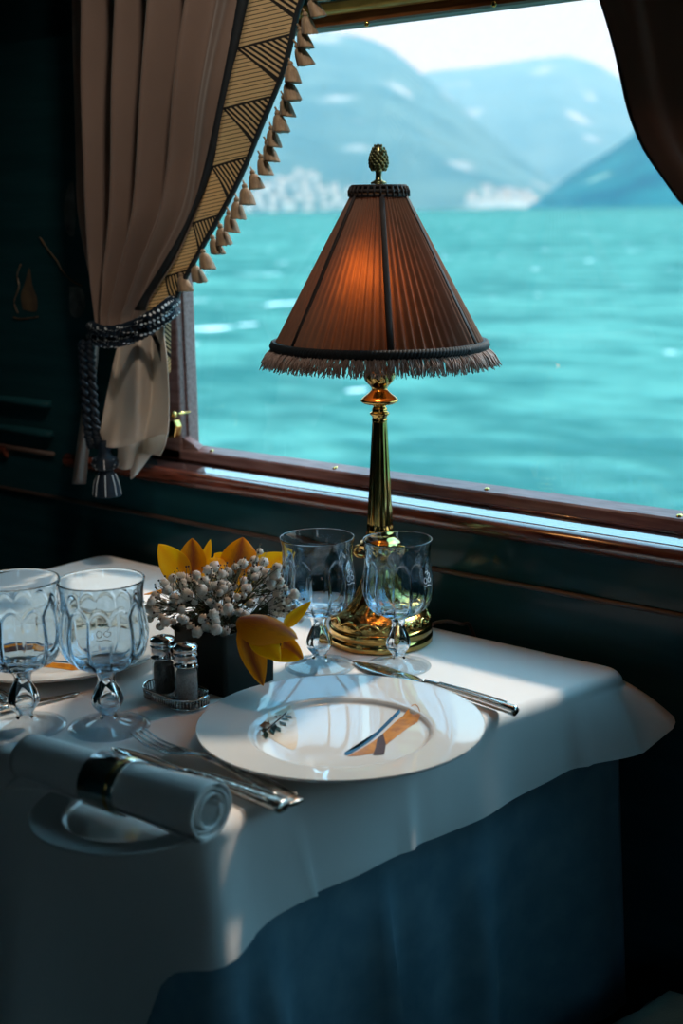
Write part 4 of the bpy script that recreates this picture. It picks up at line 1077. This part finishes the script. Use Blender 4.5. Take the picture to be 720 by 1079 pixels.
# ------------------------------------------------------------------ outside: lake, mountains, town
WZ = -2.5
def mat_lake():
    m, nt, out = nodes('turquoise_lake_water')
    tc = N(nt, 'ShaderNodeTexCoord')
    mp = N(nt, 'ShaderNodeMapping'); mp.inputs['Rotation'].default_value = (0, 0, rad(-40)); mp.inputs['Scale'].default_value = (.55, 1.0, 1)
    L(nt, tc.outputs['Object'], mp.inputs[0])
    n1 = N(nt, 'ShaderNodeTexNoise', Scale=.62, Detail=5.0, Roughness=.6); L(nt, mp.outputs[0], n1.inputs['Vector'])
    n2 = N(nt, 'ShaderNodeTexNoise', Scale=.09, Detail=4.0); L(nt, mp.outputs[0], n2.inputs['Vector'])
    n3 = N(nt, 'ShaderNodeTexNoise', Scale=.35, Detail=3.0); L(nt, mp.outputs[0], n3.inputs['Vector'])
    ad = N(nt, 'ShaderNodeMath', operation='MULTIPLY_ADD'); L(nt, n2.outputs['Fac'], ad.inputs[0]); ad.inputs[1].default_value = .35
    sc_ = N(nt, 'ShaderNodeMath', operation='MULTIPLY'); L(nt, n1.outputs['Fac'], sc_.inputs[0]); sc_.inputs[1].default_value = .65
    L(nt, sc_.outputs[0], ad.inputs[2])
    mr = N(nt, 'ShaderNodeMapRange'); mr.inputs[1].default_value = .43; mr.inputs[2].default_value = .57; L(nt, ad.outputs[0], mr.inputs[0])
    mx = N(nt, 'ShaderNodeMix', data_type='RGBA'); L(nt, mr.outputs[0], mx.inputs['Factor'])
    mx.inputs['A'].default_value = (.006, .088, .074, 1); mx.inputs['B'].default_value = (.075, .21, .165, 1)
    # white specks painted into the colour: wave crests and sun glints
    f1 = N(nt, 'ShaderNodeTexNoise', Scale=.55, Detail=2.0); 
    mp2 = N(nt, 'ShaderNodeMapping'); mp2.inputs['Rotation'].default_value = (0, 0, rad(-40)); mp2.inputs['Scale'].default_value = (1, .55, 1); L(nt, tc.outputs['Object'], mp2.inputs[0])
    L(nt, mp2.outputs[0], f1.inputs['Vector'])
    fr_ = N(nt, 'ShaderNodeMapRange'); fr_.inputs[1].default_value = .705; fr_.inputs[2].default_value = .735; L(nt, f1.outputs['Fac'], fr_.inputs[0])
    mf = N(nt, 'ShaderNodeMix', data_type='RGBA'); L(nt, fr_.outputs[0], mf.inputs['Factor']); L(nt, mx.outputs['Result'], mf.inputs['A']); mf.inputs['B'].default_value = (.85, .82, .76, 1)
    d = N(nt, 'ShaderNodeBsdfDiffuse'); L(nt, mf.outputs['Result'], d.inputs[0])
    g = N(nt, 'ShaderNodeBsdfGlossy', Roughness=.25); g.inputs[0].default_value = (.7, .95, .95, 1)
    b = N(nt, 'ShaderNodeBump', Strength=.9, Distance=.35); L(nt, n1.outputs['Fac'], b.inputs['Height']); L(nt, b.outputs[0], g.inputs['Normal']); L(nt, b.outputs[0], d.inputs['Normal'])
    ms = N(nt, 'ShaderNodeMixShader'); ms.inputs[0].default_value = .10
    L(nt, d.outputs[0], ms.inputs[1]); L(nt, g.outputs[0], ms.inputs[2]); L(nt, ms.outputs[0], out.inputs[0])
    return m
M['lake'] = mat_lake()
def azdir(x):     # horizontal unit direction seen at picture column x (on the horizon)
    d = _ray(x, 219); d.z = 0; return d.normalized()
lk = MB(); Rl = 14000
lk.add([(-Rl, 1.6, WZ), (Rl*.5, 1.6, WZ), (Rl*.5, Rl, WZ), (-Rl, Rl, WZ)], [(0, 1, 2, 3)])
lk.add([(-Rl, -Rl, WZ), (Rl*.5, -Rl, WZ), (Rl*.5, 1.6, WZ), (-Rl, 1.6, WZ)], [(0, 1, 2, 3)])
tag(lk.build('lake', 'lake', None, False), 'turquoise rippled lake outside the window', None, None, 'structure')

def mat_hill(name, a, b, c, sc):
    m, nt, out = nodes(name)
    tc = N(nt, 'ShaderNodeTexCoord'); n1 = N(nt, 'ShaderNodeTexNoise', Scale=sc, Detail=6.0, Roughness=.62); L(nt, tc.outputs['Object'], n1.inputs['Vector'])
    n2 = N(nt, 'ShaderNodeTexNoise', Scale=sc*.7, Detail=2.0); mp = N(nt, 'ShaderNodeMapping'); mp.inputs['Location'].default_value = (310, 120, 40); L(nt, tc.outputs['Object'], mp.inputs[0]); L(nt, mp.outputs[0], n2.inputs['Vector'])
    r = N(nt, 'ShaderNodeMapRange'); r.inputs[1].default_value = .40; r.inputs[2].default_value = .60; L(nt, n1.outputs['Fac'], r.inputs[0])
    x = N(nt, 'ShaderNodeMix', data_type='RGBA'); L(nt, r.outputs[0], x.inputs['Factor']); x.inputs['A'].default_value = c4(a); x.inputs['B'].default_value = c4(b)
    r2 = N(nt, 'ShaderNodeMapRange'); r2.inputs[1].default_value = .62; r2.inputs[2].default_value = .68; L(nt, n2.outputs['Fac'], r2.inputs[0])
    y = N(nt, 'ShaderNodeMix', data_type='RGBA'); L(nt, r2.outputs[0], y.inputs['Factor']); L(nt, x.outputs['Result'], y.inputs['A']); y.inputs['B'].default_value = c4(c)
    d = N(nt, 'ShaderNodeBsdfDiffuse'); L(nt, y.outputs['Result'], d.inputs[0]); L(nt, d.outputs[0], out.inputs[0]); return m
M['hill_far'] = mat_hill('far_forested_rock', (.02, .07, .07), (.10, .15, .12), (.62, .50, .42), .004)
M['hill_near'] = mat_hill('forested_headland', (.0, .065, .095), (.012, .13, .14), (.30, .36, .26), .011)
def mountain(name, sky, d0, d1, m, label, seed, rough=.10, power=.9, nx=120, ny=40):
    """sky: skyline as (column, row); the slope rises from the shore at distance d0 to the ridge at d1"""
    xs_ = [p[0] for p in sky]; x0, x1 = min(xs_), max(xs_)
    def f(u, v):
        x = x0 + (x1-x0)*u; dr = azdir(x); d = d0 + (d1-d0)*min(v, .8)/.8 + (d1-d0)*.4*max(0, v-.8)/.2
        e = interp(sky, x); ray = _ray(x, e); hz = ray.z/sqrt(ray.x**2+ray.y**2)*d1 + CAM.z - WZ
        t = min(1, v/.8); h = hz*(t**power)
        h *= 1 + rough*(fbm(u*9+seed, v*5+seed)-.5)*2*(1-t**6)*1.6
        if v > .8: h = hz*(1-.6*(v-.8)/.2)
        d += (fbm(u*12+seed, v*6+seed*2)-.5)*(d1-d0)*.25*(1-t**4)*t
        return (dr.x*d, dr.y*d, WZ - 1 + h)
    o = MB().grid(f, nx, ny).build(name, m, None); tag(o, label, None, None, 'structure'); return o
mountain('mountain', [(-420, 70), (-200, 40), (100, 25), (250, 20), (330, 30), (360, 35), (382, 38), (405, 46), (425, 60), (443, 76), (480, 105), (530, 150), (600, 200), (640, 214)], 3300, 5200, 'hill_far', 'hazy blue mountain rising on the left across the lake', 3.1)
mountain('mountain', [(300, 110), (420, 90), (443, 78), (460, 74), (510, 70), (550, 63), (595, 58), (620, 65), (640, 75), (662, 88), (720, 120), (800, 135), (1000, 100), (1250, 90)], 5200, 8200, 'hill_far', 'paler hazy mountain ridge at the back, in the middle of the window', 8.7)
mountain('mountain', [(556, 216), (566, 211), (585, 197), (600, 184), (622, 170), (642, 158), (660, 145), (675, 130), (700, 110), (760, 80), (900, 60), (1100, 80)], 2000, 2700, 'hill_near', 'darker green-blue headland sloping down to the lake beside the right curtain', 5.5, .06, 1.0, 120, 30)

def house(w, d, h):
    r = empty('house', (0, 0, 0))
    wl_ = MB().box((-w/2, -d/2, 0), (w/2, d/2, h)); wl_.build('walls', 'render_wall', r, False)
    e = 1.0; MB().add([(-w/2-e, -d/2-e, h), (w/2+e, -d/2-e, h), (w/2+e, d/2+e, h), (-w/2-e, d/2+e, h), (-w/2, 0, h+3.5), (w/2, 0, h+3.5)], [(0, 1, 5, 4), (2, 3, 4, 5), (1, 2, 5), (3, 0, 4), (3, 2, 1, 0)]).build('roof', 'roof_tile', r, False)
    return r
M['render_wall'] = mat('pale_house_render', (.95, .74, .60), .9, noise=.15, nscale=.1)
M['roof_tile'] = mat('terracotta_roof', (.50, .28, .20), .9, noise=.3, nscale=.3)
hp = house(16, 11, 9.5)
from mathutils.bvhtree import BVHTree
hills = []
for o in S.objects:
    if o.name.startswith('mountain'):
        hills.append(BVHTree.FromPolygons([v.co for v in o.data.vertices], [tuple(p.vertices) for p in o.data.polygons]))
cnt = 0; placed = []
def town(n, xa, xb_, ya, yb_, group, label):
    """houses standing on the slopes, denser towards the shore"""
    global cnt
    for i in range(n):
        x = random.uniform(xa, xb_); y = yb_ - (yb_-ya)*random.random()**1.5*(1-abs((x-(xa+xb_)/2)/(xb_-xa))*1.2)
        dr = _ray(x, y).normalized(); best = None
        for h in hills:
            q = h.ray_cast(CAM, dr)
            if q[0] is not None and (best is None or q[3] < best[1]): best = (q[0], q[3])
        if best is None: continue
        sz = random.uniform(.9, 1.5); fp = Vector((best[0].x, best[0].y))
        if any((fp-q_).length < 10.5*(sz+s_) for q_, s_ in placed): continue
        placed.append((fp, sz))
        o = hp if cnt == 0 else copy_tree(hp); cnt += 1
        o.location = best[0] - Vector((0, 0, 1.5)); o.rotation_euler.z = math.atan2(dr.y, dr.x) - pi/2 + random.uniform(-.5, .5)
        s = sz; o.scale = (s, s, s*random.uniform(.8, 1.4)); tag(o, label, 'house', group)
town(420, 262, 372, 176, 224, 'pale houses of the town at the left', 'tiny pale house in the hazy town on the far shore left of the lamp shade')
town(150, 495, 562, 200, 214, 'pale houses on the shore by the headland', 'tiny pale house on the far shore beside the dark headland')
# ------------------------------------------------------------------ light
wd = bpy.data.worlds.new('sky'); S.world = wd; wd.use_nodes = True; nt = wd.node_tree
for n in list(nt.nodes): nt.nodes.remove(n)
out = nt.nodes.new('ShaderNodeOutputWorld'); bg = nt.nodes.new('ShaderNodeBackground'); L(nt, bg.outputs[0], out.inputs[0])
tc = N(nt, 'ShaderNodeTexCoord'); sx = N(nt, 'ShaderNodeSeparateXYZ'); L(nt, tc.outputs['Generated'], sx.inputs[0])
cr = N(nt, 'ShaderNodeValToRGB'); L(nt, sx.outputs[2], cr.inputs[0])
e = cr.color_ramp; e.elements[0].position = 0; e.elements[0].color = (1.75, 1.55, 1.22, 1); e.elements[1].position = 1; e.elements[1].color = (1.0, 3.0, 4.4, 1)
k = e.elements.new(.14); k.color = (1.5, 1.38, 1.15, 1); k = e.elements.new(.34); k.color = (1.4, 3.3, 4.5, 1)
L(nt, cr.outputs[0], bg.inputs[0]); bg.inputs[1].default_value = 1.0
sl = bpy.data.lights.new('sun', 'SUN'); so_ = bpy.data.objects.new('sun', sl); COL.objects.link(so_)
sl.energy = 3.7; sl.angle = rad(4.5); sl.color = (1, .76, .57)
sd = Vector((-.06, -1.0, -1.06)).normalized()
so_.rotation_euler = sd.to_track_quat('-Z', 'Y').to_euler(); so_.location = (0, 6, 6)
pl0 = bpy.data.lights.new('lamp_bulb_light', 'POINT'); po = bpy.data.objects.new('lamp_bulb_light', pl0); COL.objects.link(po)
pl0.energy = 2.2; pl0.color = (1, .46, .16); pl0.shadow_soft_size = .014; po.location = lb_ + Vector((.050*cos(cam_dir-.28), .050*sin(cam_dir-.28), .418))

spos, saim = Vector((-.66, .80, RH-.06)), Vector((-1.40, 1.26, 1.16))  # unseen spot and mount, added to brighten the left curtain and flowers
cl = empty('added_curtain_spot', (spos.x, spos.y, RH), label='added unseen ceiling spot that brightens the left curtain', kind='structure')
MB().lathe([(.028, 0), (.030, -.008), (.012, -.012), (.010, -.03), (.0005, -.03)], 24).build('mount', 'brass', cl)
dl = bpy.data.lights.new('added_curtain_spot_light', 'SPOT'); do = bpy.data.objects.new('added_curtain_spot_light', dl); COL.objects.link(do)
dl.energy = 26; dl.color = (1, .84, .68); dl.spot_size = rad(54); dl.spot_blend = 1; dl.shadow_soft_size = .05; do.location = spos
do.rotation_euler = (saim - spos).to_track_quat('-Z', 'Y').to_euler()
# lake haze: scattering air between the near water and the far shore
hz = bpy.data.materials.new('lake_haze'); hz.use_nodes = True; nt = hz.node_tree
for n in list(nt.nodes): nt.nodes.remove(n)
out = nt.nodes.new('ShaderNodeOutputMaterial'); vs_ = nt.nodes.new('ShaderNodeVolumeScatter')
vs_.inputs['Color'].default_value = (.40, .72, .80, 1); vs_.inputs['Density'].default_value = .00034; vs_.inputs['Anisotropy'].default_value = .0
L(nt, vs_.outputs[0], out.inputs['Volume'])
a0, a1 = azdir(-500), azdir(1300)
nr, fr_ = 1500, 9500
b = MB(); pts = [a0*nr, a1*nr, a1*fr_, a0*fr_]
b.add([(p.x, p.y, WZ+.3) for p in pts] + [(p.x, p.y, 1500) for p in pts], [(3, 2, 1, 0), (4, 5, 6, 7), (0, 1, 5, 4), (1, 2, 6, 5), (2, 3, 7, 6), (3, 0, 4, 7)])
ho = b.build('haze', hz, None, False); tag(ho, 'pale blue summer haze hanging over the far lake and mountains', 'haze', None, 'stuff')

S.view_settings.view_transform = 'Standard'; S.view_settings.look = 'None'; S.view_settings.gamma = 1; S.view_settings.use_curve_mapping = False
S.view_settings.exposure = 0.0
cy = S.cycles
cy.use_denoising = True; cy.max_bounces = 14; cy.transparent_max_bounces = 12; cy.transmission_bounces = 12; cy.glossy_bounces = 6; cy.diffuse_bounces = 4; cy.volume_bounces = 0
cy.sample_clamp_indirect = 4; cy.blur_glossy = .3
